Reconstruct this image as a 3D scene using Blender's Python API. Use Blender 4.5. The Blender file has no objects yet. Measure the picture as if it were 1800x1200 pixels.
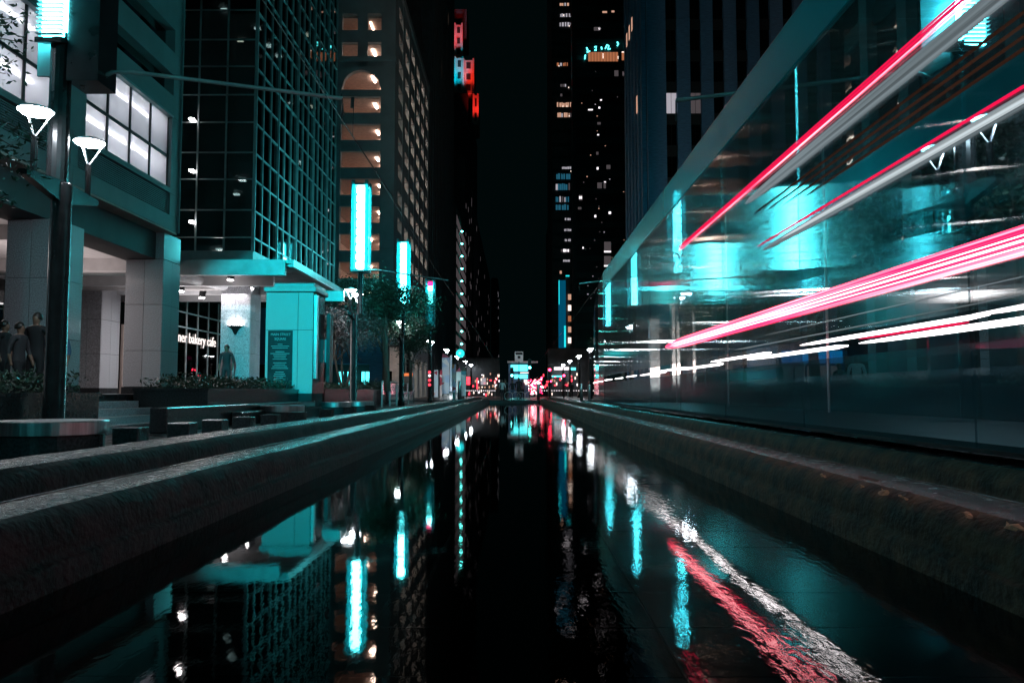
import bpy, bmesh, math, random
from mathutils import Vector, Matrix
R = math.radians
random.seed(7)
sc = bpy.context.scene
col = sc.collection

# ------------------------------------------------------------------ camera
EYE = .85
cam_d = bpy.data.cameras.new('camera'); cam = bpy.data.objects.new('camera', cam_d); col.objects.link(cam)
cam_d.sensor_width = 36; cam_d.lens = 28; cam_d.clip_end = 3000; cam_d.clip_start = .05
cam.location = (0, 0, EYE); cam.rotation_euler = (R(90 + 3.637), 0, R(.2045))
sc.camera = cam
CM = cam.rotation_euler.to_matrix()
def ray(px, py): return CM @ Vector(((px-900)/1400, (600-py)/1400, -1))
def P(px, py, X=None, Y=None, Z=None):
    d = ray(px, py)
    t = (X/d.x) if X is not None else (Y/d.y) if Y is not None else ((Z-EYE)/d.z)
    return Vector((d.x*t, d.y*t, EYE + d.z*t))
# ------------------------------------------------------------------ night sky
w = bpy.data.worlds.new('World'); sc.world = w; w.use_nodes = True
bg = w.node_tree.nodes['Background']; bg.inputs[0].default_value = (.12, .62, .66, 1); bg.inputs[1].default_value = .0032
sc.view_settings.view_transform = 'Standard'; sc.view_settings.look = 'None'
sc.view_settings.exposure = .15; sc.view_settings.gamma = 1; sc.view_settings.use_curve_mapping = False
cy = sc.cycles
cy.use_denoising = True; cy.denoiser = 'OPENIMAGEDENOISE'
cy.max_bounces = 7; cy.diffuse_bounces = 2; cy.glossy_bounces = 4; cy.transmission_bounces = 6; cy.transparent_max_bounces = 24
cy.sample_clamp_indirect = 2.5; cy.sample_clamp_direct = 0; cy.caustics_reflective = False; cy.caustics_refractive = False
cy.use_light_tree = True

CYAN = (.02, .82, .90); CORE = (.10, .92, 1.0); WARM = (1, .74, .66); WHITE = (1, .93, .95); RED = (1, .012, .085)

# ------------------------------------------------------------------ materials
def mat(name, c, rough=.6, metal=0, var=.25, scale=3.0, bump=0, bscale=30., stretch=(1,1,1), spec=.5, c2=None, coat=0):
    m = bpy.data.materials.new(name); m.use_nodes = True; nt = m.node_tree; N = nt.nodes; L = nt.links
    b = N['Principled BSDF']; b.inputs['Roughness'].default_value = rough; b.inputs['Metallic'].default_value = metal
    b.inputs['Specular IOR Level'].default_value = spec
    if coat: b.inputs['Coat Weight'].default_value = coat; b.inputs['Coat Roughness'].default_value = .12
    g = N.new('ShaderNodeNewGeometry'); mp = N.new('ShaderNodeMapping'); mp.inputs['Scale'].default_value = stretch
    L.new(g.outputs['Position'], mp.inputs['Vector'])
    n = N.new('ShaderNodeTexNoise'); n.inputs['Scale'].default_value = scale; n.inputs['Detail'].default_value = 6
    L.new(mp.outputs[0], n.inputs['Vector'])
    mx = N.new('ShaderNodeMixRGB'); r = N.new('ShaderNodeValToRGB'); r.color_ramp.elements[0].position = .35; r.color_ramp.elements[1].position = .68
    L.new(n.outputs['Fac'], r.inputs[0]); L.new(r.outputs[0], mx.inputs[0])
    mx.inputs[1].default_value = (*[x*(1-var) for x in c], 1)
    mx.inputs[2].default_value = (*(c2 if c2 else [min(1, x*(1+var)) for x in c]), 1)
    L.new(mx.outputs[0], b.inputs['Base Color'])
    mr = N.new('ShaderNodeMapRange'); mr.inputs['To Min'].default_value = max(.02, rough*.75); mr.inputs['To Max'].default_value = min(1, rough*1.25)
    L.new(n.outputs['Fac'], mr.inputs['Value']); L.new(mr.outputs[0], b.inputs['Roughness'])
    if bump:
        n2 = N.new('ShaderNodeTexNoise'); n2.inputs['Scale'].default_value = bscale; n2.inputs['Detail'].default_value = 5
        L.new(mp.outputs[0], n2.inputs['Vector'])
        bp = N.new('ShaderNodeBump'); bp.inputs['Strength'].default_value = bump; bp.inputs['Distance'].default_value = .02
        L.new(n2.outputs['Fac'], bp.inputs['Height']); L.new(bp.outputs[0], b.inputs['Normal'])
    return m
def emis(name, c, s):
    m = bpy.data.materials.new(name); m.use_nodes = True; nt = m.node_tree; nt.nodes.clear()
    e = nt.nodes.new('ShaderNodeEmission'); e.inputs[0].default_value = (*c, 1); e.inputs[1].default_value = s
    o = nt.nodes.new('ShaderNodeOutputMaterial'); nt.links.new(e.outputs[0], o.inputs[0]); return m
def glass(name, tint=(.6,.7,.72), refl=1.0, rough=.02, base=.0, wave=0, diffuse=0, dcol=(.2,.35,.4), wscale=(1,1,1), aniso=0):
    """thin pane: transparent tint + fresnel mirror (+ optional milky film)"""
    m = bpy.data.materials.new(name); m.use_nodes = True; nt = m.node_tree; N = nt.nodes; L = nt.links; N.clear()
    t = N.new('ShaderNodeBsdfTransparent'); t.inputs[0].default_value = (*tint, 1)
    g = N.new('ShaderNodeBsdfGlossy'); g.inputs['Roughness'].default_value = rough; g.inputs[0].default_value = (refl, refl, refl, 1)
    gq = N.new('ShaderNodeNewGeometry'); dt = N.new('ShaderNodeVectorMath'); dt.operation = 'DOT_PRODUCT'
    L.new(gq.outputs['Normal'], dt.inputs[0]); L.new(gq.outputs['Incoming'], dt.inputs[1])
    ab = N.new('ShaderNodeMath'); ab.operation = 'ABSOLUTE'; L.new(dt.outputs['Value'], ab.inputs[0])
    om = N.new('ShaderNodeMath'); om.operation = 'SUBTRACT'; om.inputs[0].default_value = 1; L.new(ab.outputs[0], om.inputs[1])
    pw = N.new('ShaderNodeMath'); pw.operation = 'POWER'; pw.inputs[1].default_value = 5; L.new(om.outputs[0], pw.inputs[0])
    ad = N.new('ShaderNodeMath'); ad.operation = 'MULTIPLY_ADD'; ad.inputs[1].default_value = 1.0; ad.inputs[2].default_value = base+.05; ad.use_clamp = True
    L.new(pw.outputs[0], ad.inputs[0])
    if aniso:
        g.inputs['Anisotropy'].default_value = aniso; tg = N.new('ShaderNodeCombineXYZ'); tg.inputs[2].default_value = 1; L.new(tg.outputs[0], g.inputs['Tangent'])
    src = t
    if diffuse:
        d = N.new('ShaderNodeBsdfDiffuse'); d.inputs[0].default_value = (*dcol, 1)
        tl = N.new('ShaderNodeBsdfTranslucent'); tl.inputs[0].default_value = (*dcol, 1)
        a = N.new('ShaderNodeMixShader'); a.inputs[0].default_value = .5; L.new(d.outputs[0], a.inputs[1]); L.new(tl.outputs[0], a.inputs[2])
        q = N.new('ShaderNodeMixShader'); q.inputs[0].default_value = diffuse
        L.new(t.outputs[0], q.inputs[1]); L.new(a.outputs[0], q.inputs[2]); src = q
    if wave:
        ge = N.new('ShaderNodeNewGeometry'); mp = N.new('ShaderNodeMapping'); mp.inputs['Scale'].default_value = wscale
        n = N.new('ShaderNodeTexNoise'); n.inputs['Scale'].default_value = 1; n.inputs['Detail'].default_value = 2
        bp = N.new('ShaderNodeBump'); bp.inputs['Strength'].default_value = wave; bp.inputs['Distance'].default_value = .05
        L.new(ge.outputs['Position'], mp.inputs[0]); L.new(mp.outputs[0], n.inputs['Vector']); L.new(n.outputs['Fac'], bp.inputs['Height'])
        L.new(bp.outputs[0], g.inputs['Normal'])
    mx = N.new('ShaderNodeMixShader'); L.new(ad.outputs[0], mx.inputs[0]); L.new(src.outputs[0], mx.inputs[1]); L.new(g.outputs[0], mx.inputs[2])
    o = N.new('ShaderNodeOutputMaterial'); L.new(mx.outputs[0], o.inputs[0]); return m

M = dict(
    concrete=mat('concrete', (.20,.24,.25), .7, var=.14, scale=1.2, bump=.35, bscale=40),
    concrete_dk=mat('dark_concrete', (.07,.075,.08), .75, var=.3, scale=.8, bump=.2),
    granite=mat('pink_grey_granite', (.46,.47,.51), .45, var=.5, scale=45, bump=.1, bscale=90, coat=.25),
    granite_teal=mat('pale_granite', (.48,.50,.50), .55, var=.18, scale=40, bump=.1, bscale=90),
    granite_dk=mat('dark_granite', (.035,.038,.042), .24, var=.35, scale=30, bump=.08, bscale=60),
    joint=mat('joint', (.03,.03,.033), .9),
    paving=mat('plaza_paving', (.022,.023,.026), .28, var=.35, scale=2.5, bump=.25, bscale=45),
    asphalt=mat('asphalt', (.03,.03,.033), .38, var=.3, scale=3, bump=.4, bscale=80),
    curb=mat('worn_curb_stone', (.012,.008,.010), .7, var=.6, scale=6, bump=.9, bscale=24, c2=(.055,.032,.036), spec=.22),
    curb_r=mat('brown_curb_stone', (.028,.016,.012), .7, var=.5, scale=6, bump=.9, bscale=26, c2=(.13,.065,.042), spec=.15),
    rust=mat('exposed_aggregate', (.42,.17,.08), .7, var=.35, scale=40, bump=.6),
    curb_top=mat('wet_curb_top', (.007,.006,.007), .26, var=.6, scale=9, bump=1.0, bscale=30, c2=(.03,.02,.022), spec=.3),
    rail=mat('polished_rail', (.55,.55,.56), .22, 1, var=.2, scale=8),
    groove=mat('rail_groove', (.01,.01,.011), .6),
    steel=mat('brushed_steel', (.62,.63,.65), .34, 1, var=.2, scale=20, stretch=(1,1,.05)),
    steel_dk=mat('dark_metal', (.035,.037,.04), .38, .6, var=.3),
    post=mat('painted_black_post', (.02,.021,.023), .22, .1, var=.3, scale=4),
    frame=mat('aluminium_frame', (.42,.48,.49), .4, .5, var=.15),
    white=mat('white_paint', (.75,.76,.78), .5, var=.06),
    offwhite=mat('cream_ceiling', (.62,.60,.60), .7, var=.08),
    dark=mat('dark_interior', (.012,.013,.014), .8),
    roof=mat('roofing', (.05,.05,.05), .8),
    brick=mat('pink_stucco', (.5,.40,.36), .8, var=.15),
    bluestone=mat('blue_grey_stone', (.10,.19,.31), .8, var=.18, scale=2, bump=.3, bscale=12, stretch=(1,1,5)),
    leaf=mat('dark_glossy_leaf', (.035,.07,.045), .3, var=.5, scale=8),
    leaf2=mat('tree_leaf', (.04,.085,.055), .42, var=.5, scale=5),
    leafred=mat('crape_myrtle_leaf', (.12,.10,.10), .4, var=.5, scale=5),
    bark=mat('bark', (.16,.12,.10), .8, var=.3, scale=12, stretch=(1,1,.2), bump=.5),
    soil=mat('soil', (.02,.016,.012), .95, bump=.5),
    skin=mat('skin', (.20,.115,.08), .5, var=.1),
    hair=mat('dark_hair', (.015,.012,.01), .5),
    cloth_dk=mat('dark_cloth', (.012,.014,.017), .85),
    cloth_gy=mat('grey_cloth', (.035,.036,.042), .85),
    cloth_wh=mat('white_cloth', (.6,.62,.65), .8, var=.08),
    cloth_bl=mat('blue_cloth', (.06,.14,.25), .85),
    cloth_pk=mat('pink_cloth', (.4,.10,.16), .85),
    rubber=mat('rubber', (.01,.01,.01), .7),
    tteal=mat('tram_roof_fairing_paint', (.18,.30,.32), .25, .1, var=.08, coat=.5),
    tgrey=mat('tram_grey_paint', (.32,.34,.36), .25, .1, var=.05, coat=.5),
    g_dark=glass('dark_facade_glass', (.10,.13,.13), .9, .015, base=.05, wave=.05, wscale=(.8,.8,.8)),
    g_lit=glass('frosted_window', (.9,.92,.95), .6, .1, diffuse=.75, dcol=(.9,.9,.95)),
    g_clear=glass('clear_glass', (.86,.9,.9), .9, .02),
    g_tram=glass('tram_window_glass', (.80,.87,.89), 1.0, .04, base=.06, wave=.04, wscale=(1,.2,1.4), aniso=.85),
    g_skirt=glass('blurred_tram_skirt', (.66,.78,.82), .5, .12, base=.0, diffuse=.13, dcol=(.14,.36,.42)),
    g_roof=glass('blurred_tram_roof', (.86,.9,.92), .5, .1, diffuse=.03),
    g_frost=glass('frosted_cyan_panel', (.25,.62,.65), .8, .15, diffuse=.45, dcol=(.15,.8,.85)),
    e_core=emis('cyan_core', CORE, 48), e_cyan=emis('cyan_panel', CYAN, 1.0), e_cyan2=emis('cyan_bright', (.10,1,1), 4),
    e_dimcyan=emis('cyan_dim', (.01,.42,.50), .55), e_pink=emis('pink_core', (1,.02,.16), 4), e_blue=emis('blue_panel', (.0,.18,.35), .35),
    e_lamp=emis('street_lamp_lens', (.86,.93,1), 85), e_spot=emis('spot_lens', (1,.92,.92), 30), e_tube=emis('window_tube', (1,.97,1), 42),
    e_garage=emis('garage_tube', (1,.72,.58), 28), e_garage2=emis('garage_tube_dim', (1,.66,.5), 9), e_warm=emis('warm_window', (1,.55,.38), .55), e_warm2=emis('warm_bright', (1,.78,.66), 1.6),
    e_cool=emis('pale_window', (.85,.80,.90), .42), e_coolb=emis('pale_window_bright', (1,.9,.95), 1.6), e_dim=emis('dim_window', (.5,.42,.45), .12),
    e_bluew=emis('blue_window', (.05,.35,.55), .25), e_orange=emis('orange_window', (1,.35,.16), .35),
    e_redhot=emis('hot_pink_line', (1,.42,.44), 5), e_redtop=emis('dim_red_line', (1,.01,.09), .85),
    e_letter=emis('sign_letter', (1,.88,.84), 1.15), e_sred=emis('signal_red', (1,.02,.06), 22), e_sgreen=emis('signal_green', (.1,1,.85), 22),
    e_screen=emis('shop_window', (.1,.95,1), 2.4), e_shopred=emis('red_shop_light', (1,.05,.08), 2.5), e_pinkneon=emis('pink_neon', (1,.0,.2), 1.6),
)

def streak(name, c, s_, c2=None, zs=38, lo=.35):  # emission for the tram's light trails, brightness varied in streaks
    m = emis(name, c, s_); nt = m.node_tree; N = nt.nodes; L = nt.links; e = [n for n in N if n.type == 'EMISSION'][0]
    g = N.new('ShaderNodeNewGeometry'); mp = N.new('ShaderNodeMapping'); mp.inputs['Scale'].default_value = (0, .16, zs); L.new(g.outputs['Position'], mp.inputs[0])
    n = N.new('ShaderNodeTexNoise'); n.inputs['Scale'].default_value = 1; n.inputs['Detail'].default_value = 4; n.inputs['Roughness'].default_value = .65; L.new(mp.outputs[0], n.inputs['Vector'])
    mr = N.new('ShaderNodeMapRange'); mr.inputs['From Min'].default_value = .3; mr.inputs['From Max'].default_value = .7; mr.inputs['To Min'].default_value = s_*lo; mr.inputs['To Max'].default_value = s_*1.5
    L.new(n.outputs['Fac'], mr.inputs['Value']); L.new(mr.outputs[0], e.inputs[1])
    if c2:
        mx = N.new('ShaderNodeMixRGB'); mx.inputs[1].default_value = (*c, 1); mx.inputs[2].default_value = (*c2, 1); r = N.new('ShaderNodeMapRange'); r.inputs['From Min'].default_value = .47; r.inputs['From Max'].default_value = .60
        L.new(n.outputs['Fac'], r.inputs['Value']); L.new(r.outputs[0], mx.inputs[0]); L.new(mx.outputs[0], e.inputs[0])
    return m
M['e_red'] = streak('pink_trail_line', RED, 3.2, (1,.22,.28), 55)
M['e_grey'] = streak('grey_trail_line', (.5,.62,.68), .30, zs=40); M['e_grey2'] = streak('pale_trail_line', (.75,.85,.9), .62, zs=50)
M['e_brown'] = streak('amber_trail_line', (.35,.15,.09), .07, zs=60)
M['e_white'] = streak('white_trail_line', (1,.93,.95), 6, zs=70, lo=.25)
# ------------------------------------------------------------------ mesh building
class MB:
    def __init__(s): s.v = []; s.f = []; s.mi = []; s.cur = 0
    def add(s, vs, fs):
        o = len(s.v); s.v += [tuple(v) for v in vs]; s.f += [tuple(o+i for i in f) for f in fs]; s.mi += [s.cur]*len(fs); return s
    def box(s, x0, x1, y0, y1, z0, z1, b=0):
        x0, x1 = min(x0,x1), max(x0,x1); y0, y1 = min(y0,y1), max(y0,y1); z0, z1 = min(z0,z1), max(z0,z1)
        if b <= 0:
            return s.add([(x,y,z) for x in (x0,x1) for y in (y0,y1) for z in (z0,z1)],
                [(0,1,3,2),(4,6,7,5),(0,4,5,1),(2,3,7,6),(0,2,6,4),(1,5,7,3)])
        b = min(b, (x1-x0)*.45, (y1-y0)*.45, (z1-z0)*.45)
        vs, idx = [], {}
        for i, x in enumerate((x0,x1)):
            for j, y in enumerate((y0,y1)):
                for k, z in enumerate((z0,z1)):
                    sx, sy, sz = (1-2*i)*b, (1-2*j)*b, (1-2*k)*b
                    for a, v in enumerate(((x, y+sy, z+sz), (x+sx, y, z+sz), (x+sx, y+sy, z))):
                        idx[i,j,k,a] = len(vs); vs.append(v)
        q = lambda *t: tuple(idx[u] for u in t)
        fs = []
        for i in (0,1): fs.append(q((i,0,0,0),(i,1,0,0),(i,1,1,0),(i,0,1,0)))
        for j in (0,1): fs.append(q((0,j,0,1),(1,j,0,1),(1,j,1,1),(0,j,1,1)))
        for k in (0,1): fs.append(q((0,0,k,2),(1,0,k,2),(1,1,k,2),(0,1,k,2)))
        for j in (0,1):
            for k in (0,1): fs.append(q((0,j,k,1),(1,j,k,1),(1,j,k,2),(0,j,k,2)))
        for i in (0,1):
            for k in (0,1): fs.append(q((i,0,k,0),(i,1,k,0),(i,1,k,2),(i,0,k,2)))
        for i in (0,1):
            for j in (0,1): fs.append(q((i,j,0,0),(i,j,1,0),(i,j,1,1),(i,j,0,1)))
        for i in (0,1):
            for j in (0,1):
                for k in (0,1): fs.append(q((i,j,k,0),(i,j,k,1),(i,j,k,2)))
        return s.add(vs, fs)
    def lathe(s, cx, cy, prof, n=20, sx=1, sy=1):
        vs = []; fs = []
        for r, z in prof:
            for k in range(n):
                a = 2*math.pi*k/n; vs.append((cx+r*sx*math.cos(a), cy+r*sy*math.sin(a), z))
        for i in range(len(prof)-1):
            for k in range(n): fs.append((i*n+k, i*n+(k+1)%n, (i+1)*n+(k+1)%n, (i+1)*n+k))
        fs.append(tuple(range(n-1,-1,-1))); fs.append(tuple((len(prof)-1)*n+k for k in range(n)))
        return s.add(vs, fs)
    def tube(s, pts, r, n=8, r2=None):
        pts = [Vector(p) for p in pts]; vs = []; fs = []
        for i, p in enumerate(pts):
            d = (pts[min(i+1,len(pts)-1)] - pts[max(i-1,0)]).normalized()
            u = d.cross(Vector((0,0,1)) if abs(d.z) < .95 else Vector((1,0,0))).normalized(); v = d.cross(u)
            rr = r if r2 is None else r + (r2-r)*i/(len(pts)-1)
            for k in range(n):
                a = 2*math.pi*k/n; vs.append(p + (u*math.cos(a)+v*math.sin(a))*rr)
        for i in range(len(pts)-1):
            for k in range(n): fs.append((i*n+k, i*n+(k+1)%n, (i+1)*n+(k+1)%n, (i+1)*n+k))
        fs.append(tuple(range(n-1,-1,-1))); fs.append(tuple((len(pts)-1)*n+k for k in range(n)))
        return s.add(vs, fs)
    def build(s, name, m, parent=None, smooth=False):
        me = bpy.data.meshes.new(name)
        org = WORLD.get(parent.name, Vector()) if parent else Vector()
        me.from_pydata([(x-org.x, y-org.y, z-org.z) for x,y,z in s.v], [], s.f)
        for q in (m if isinstance(m, (list, tuple)) else [m]): me.materials.append(q)
        if isinstance(m, (list, tuple)): me.polygons.foreach_set('material_index', s.mi)
        if smooth: me.polygons.foreach_set('use_smooth', [True]*len(me.polygons))
        bm = bmesh.new(); bm.from_mesh(me); bmesh.ops.recalc_face_normals(bm, faces=bm.faces); bm.to_mesh(me); bm.free()
        o = bpy.data.objects.new(name, me); col.objects.link(o)
        if parent: o.parent = parent; WORLD[o.name] = org
        else: WORLD[o.name] = Vector()
        return o
WORLD = {}
def tag(o, label=None, cat=None, group=None, kind=None):
    if label: o['label'] = label
    if cat: o['category'] = cat
    if group: o['group'] = group
    if kind: o['kind'] = kind
    return o
def thing(name, label, cat, loc, group=None):
    o = bpy.data.objects.new(name, None); col.objects.link(o); o.location = loc; o.empty_display_size = .2
    WORLD[o.name] = Vector(loc); return tag(o, label, cat, group)
def bx(name, m, parent, *a, b=0): return MB().box(*a, b=b).build(name, m, parent)
_unit = {}
def ub(name, m, parent, x0, x1, y0, y1, z0, z1):
    """a box sharing one unit mesh per material"""
    k = m.name
    if k not in _unit:
        me = bpy.data.meshes.new('unit_' + k)
        me.from_pydata([(x,y,z) for x in (-.5,.5) for y in (-.5,.5) for z in (-.5,.5)], [], [(0,1,3,2),(4,6,7,5),(0,4,5,1),(2,3,7,6),(0,2,6,4),(1,5,7,3)])
        me.materials.append(m); _unit[k] = me
    o = bpy.data.objects.new(name, _unit[k]); col.objects.link(o)
    c = Vector(((x0+x1)/2, (y0+y1)/2, (z0+z1)/2))
    o.parent = parent; o.location = c - (WORLD[parent.name] if parent else Vector()); o.scale = (abs(x1-x0), abs(y1-y0), abs(z1-z0))
    return o
def copy_tree(src, loc, label=None, rz=None):
    def rec(o, par):
        c = o.copy(); col.objects.link(c); c.parent = par
        for ch in o.children: rec(ch, c)
        return c
    r = rec(src, None); r.location = loc
    if label: r['label'] = label
    if rz is not None: r.rotation_euler.z = rz
    WORLD[r.name] = Vector(loc); return r
def struct(o): return tag(o, kind='structure')
def text(name, s, m, parent, loc, rot, size, ext=.01, width=None, sx=1):
    cu = bpy.data.curves.new(name, 'FONT'); cu.body = s; cu.size = size; cu.extrude = ext; cu.align_x = 'LEFT'; cu.resolution_u = 3
    t = bpy.data.objects.new(name, cu); col.objects.link(t); bpy.context.view_layer.update()
    me = bpy.data.meshes.new_from_object(t.evaluated_get(bpy.context.evaluated_depsgraph_get()))
    bpy.data.objects.remove(t); me.materials.clear(); me.materials.append(m)
    o = bpy.data.objects.new(name, me); col.objects.link(o)
    w_ = max(v.co.x for v in me.vertices) - min(v.co.x for v in me.vertices)
    if width: o.scale = (width/w_, 1, 1)
    o.parent = parent; o.location = Vector(loc) - WORLD[parent.name]; o.rotation_euler = rot; return o

# ------------------------------------------------------------------ setting: ground, water, plaza
bx_ = lambda n, m, *a: struct(bx(n, m, None, *a))
bx_('ground', M['asphalt'], -1500, 1500, -300, 2500, -1.2, -.9)
bx_('plaza', M['paving'], -60, -3.05, -12, 66, -.85, .05)
bx_('sidewalk', M['paving'], 3.05, 60, -12, 66, -.85, .05)
bx_('road', M['asphalt'], -70, 70, 66.004, 420, -.85, .20)
# pool floor with paver joints
pf = bx_('pool_floor', M['joint'], -2.0, 1.95, -12, 62, -.85, -.25)
rnd = random.Random(3)
pv = MB()
y = 1.2; r = 0
while y < 24:
    for i in range(6):
        x0 = -1.97 + i*.655; pv.box(x0+.008, x0+.647, y+.008, y+.632, -.249, -.235 + rnd.uniform(-.003,.003))
    y += .64
tag(pv.build('paver', mat('pool_paver', (.018,.021,.022), .35, var=.4, scale=1.3), pf), kind='stuff')
# water
wm = bpy.data.materials.new('still_water'); wm.use_nodes = True; nt = wm.node_tree; N = nt.nodes; L = nt.links; N.clear()
tr = N.new('ShaderNodeBsdfTransparent'); tr.inputs[0].default_value = (.07,.11,.11,1)
gl = N.new('ShaderNodeBsdfGlossy'); gl.inputs['Roughness'].default_value = .022
fr = N.new('ShaderNodeFresnel'); fr.inputs[0].default_value = 1.40
ge = N.new('ShaderNodeNewGeometry')
def ns(scale, sc3, det=2, dist=0):
    mp = N.new('ShaderNodeMapping'); mp.inputs['Scale'].default_value = sc3
    n = N.new('ShaderNodeTexNoise'); n.inputs['Scale'].default_value = scale; n.inputs['Detail'].default_value = det; n.inputs['Distortion'].default_value = dist
    L.new(ge.outputs['Position'], mp.inputs[0]); L.new(mp.outputs[0], n.inputs['Vector']); return n
fine = ns(30, (1.0, .38, 1), 3, .6); broad = ns(1.2, (1, .3, 1), 2)
sx = N.new('ShaderNodeSeparateXYZ'); L.new(ge.outputs['Position'], sx.inputs[0])
xr = N.new('ShaderNodeMapRange'); xr.inputs['From Min'].default_value = -.1; xr.inputs['From Max'].default_value = 1.1; xr.inputs['To Min'].default_value = .05; xr.inputs['To Max'].default_value = 1
L.new(sx.outputs[0], xr.inputs['Value'])
br = N.new('ShaderNodeMapRange'); br.inputs['From Min'].default_value = .42; br.inputs['From Max'].default_value = .68; br.inputs['To Min'].default_value = .16
L.new(broad.outputs['Fac'], br.inputs['Value'])
ml = N.new('ShaderNodeMath'); ml.operation = 'MULTIPLY'; L.new(xr.outputs[0], ml.inputs[0]); L.new(br.outputs[0], ml.inputs[1])
ma = N.new('ShaderNodeMath'); ma.operation = 'MULTIPLY_ADD'; L.new(ml.outputs[0], ma.inputs[0]); ma.inputs[1].default_value = .052; ma.inputs[2].default_value = .004
bp = N.new('ShaderNodeBump'); bp.inputs['Distance'].default_value = .05
L.new(ma.outputs[0], bp.inputs['Strength']); L.new(fine.outputs['Fac'], bp.inputs['Height'])
L.new(bp.outputs[0], gl.inputs['Normal']); L.new(bp.outputs[0], fr.inputs['Normal'])
fm = N.new('ShaderNodeMath'); fm.operation = 'MULTIPLY'; fm.inputs[1].default_value = 1.0; fm.use_clamp = True
mx = N.new('ShaderNodeMixShader'); L.new(fr.outputs[0], fm.inputs[0]); L.new(fm.outputs[0], mx.inputs[0]); L.new(tr.outputs[0], mx.inputs[1]); L.new(gl.outputs[0], mx.inputs[2])
ou = N.new('ShaderNodeOutputMaterial'); L.new(mx.outputs[0], ou.inputs[0])
wa = MB().add([(-1.99,-12,0),(1.94,-12,0),(1.94,61.99,0),(-1.99,61.99,0)], [(0,1,2,3)]).build('water', wm); struct(wa)
bx_('pool_end_step', M['granite_dk'], -3.05, 3.05, 62, 66, -.85, .22)

# curbs: profile swept in 1.5 m stones, worn by noise
from mathutils import noise
def curb(side, x_in, m, y0=.4, y1=62.0):
    # (offset outward from the waterline, z)
    prof = [(.0,-.3),(.0,.095),(.012,.115),(.035,.122),(.04,.15),(.045,.20),(.06,.255),(.09,.30),(.135,.33),(.19,.343),(.28,.345),(.372,.343),(.38,.30),(.38,-.3)]
    prof2 = [(.455,-.3),(.455,.30),(.47,.305),(.565,.305),(.57,.33),(.585,.385),(.615,.43),(.66,.455),(.73,.462),(.85,.46),(1.04,.455),(1.06,.44),(1.065,-.3)]
    root = thing('pool_curb', ('worn dark purplish stone curb and rail bed along the pool edge below the cafe plaza' if side < 0 else
        'brown chipped stone curb and rail bed along the pool edge beside the tram'), 'curb', (side*x_in, y0, 0))
    for pi, pr in enumerate((prof, prof2)):
        y = -10.0 if False else y0
        k = 0
        while y < y1-.1:
            ln = min(3.1 if y < 30 else 6.0, y1-y); n = 70 if y < 6 else 34 if y < 15 else 12
            vs = []; fs = []; g = .0004
            # refine profile
            pp = []
            for a, b in zip(pr[:-1], pr[1:]):
                d = math.hypot(b[0]-a[0], b[1]-a[1]); s_ = max(1, int(d/(.02 if y < 8 else .06))) if a[1] > .1 and b[1] > .1 else 1
                for t in range(s_): pp.append((a[0]+(b[0]-a[0])*t/s_, a[1]+(b[1]-a[1])*t/s_))
            pp.append(pr[-1]); c = len(pp)
            for i in range(n+1):
                yy = y + g + (ln-2*g)*i/n
                for ox, z in pp:
                    X = side*(x_in+ox); dz = 0; dx = 0
                    if z > .13:
                        nn = noise.noise((X*3, yy*1.6, z*3+pi*9)) ; n2 = noise.noise((X*11, yy*7, z*11)); n3 = noise.noise((X*2.2+9, yy*1.1, 5+z))
                        chip = max(0, n3-.28)*.07 if .2 < z < .455 else 0
                        edge = 1 if (z < (.34 if pi == 0 else .458)) else .25
                        dz = (nn*.006 + n2*.0035)*edge - chip*.5; dx = (nn*.008+n2*.004)*edge - chip*.3
                    e = .0004 if i in (0, n) and z > .13 else 0
                    vs.append((X - side*dx + side*e, yy, z + dz - e))
            for i in range(n):
                for j in range(c-1): fs.append((i*c+j, i*c+j+1, (i+1)*c+j+1, (i+1)*c+j))
            so = MB().add(vs, fs).build('curb_stone', [m, M['curb_top']], root)
            for p_ in so.data.polygons: p_.material_index = 1 if abs(p_.normal.z) > .93 and p_.center.z > .2 else 0
            y += ln; k += 1
        for o in root.children:
            o.data.polygons.foreach_set('use_smooth', [True]*len(o.data.polygons))
    q = MB(); q.box(side*(x_in+.38), side*(x_in+.455), y0, y1, -.3, .24); q.build('rail_groove', M['groove'], root)
    q = MB(); q.box(side*(x_in+.386), side*(x_in+.402), y0, y1, .241, .346); q.build('rail', M['rail'], root)
    return root
cl = curb(-1, 1.97, M['curb']); crt = curb(1, 1.92, M['curb_r'])
# rusty chips in the right curb
for (px, py, s_) in ((1455,855,.8),(1525,862,.6),(1565,887,1.1),(1600,892,.7),(1712,940,.7),(1795,968,1.0)):
    p = P(px, py, X=2.03); q = MB(); vs = [(0,0,.006)]; n = 11
    for k in range(n):
        a = 2*math.pi*k/n; rr = rnd.uniform(.35,1.25)*s_; vs.append((rr*.026*math.cos(a), rr*.075*math.sin(a)+.03*math.cos(a), rnd.uniform(-.004,.002)))
    tl = Matrix.Rotation(R(-38), 3, 'Y')
    for i, v in enumerate(vs): vs[i] = tl @ Vector(v) + Vector((1.998, p.y, .312))
    q.add(vs, [(0, 1+k, 1+(k+1)%n) for k in range(n)]).build('chip', M['rust'], crt)
# rails of the tram track in the sidewalk
for x in (3.13, 4.56): bx_('track_rail', M['rail'], x-.03, x+.03, -10, 62, .051, .066)

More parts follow.
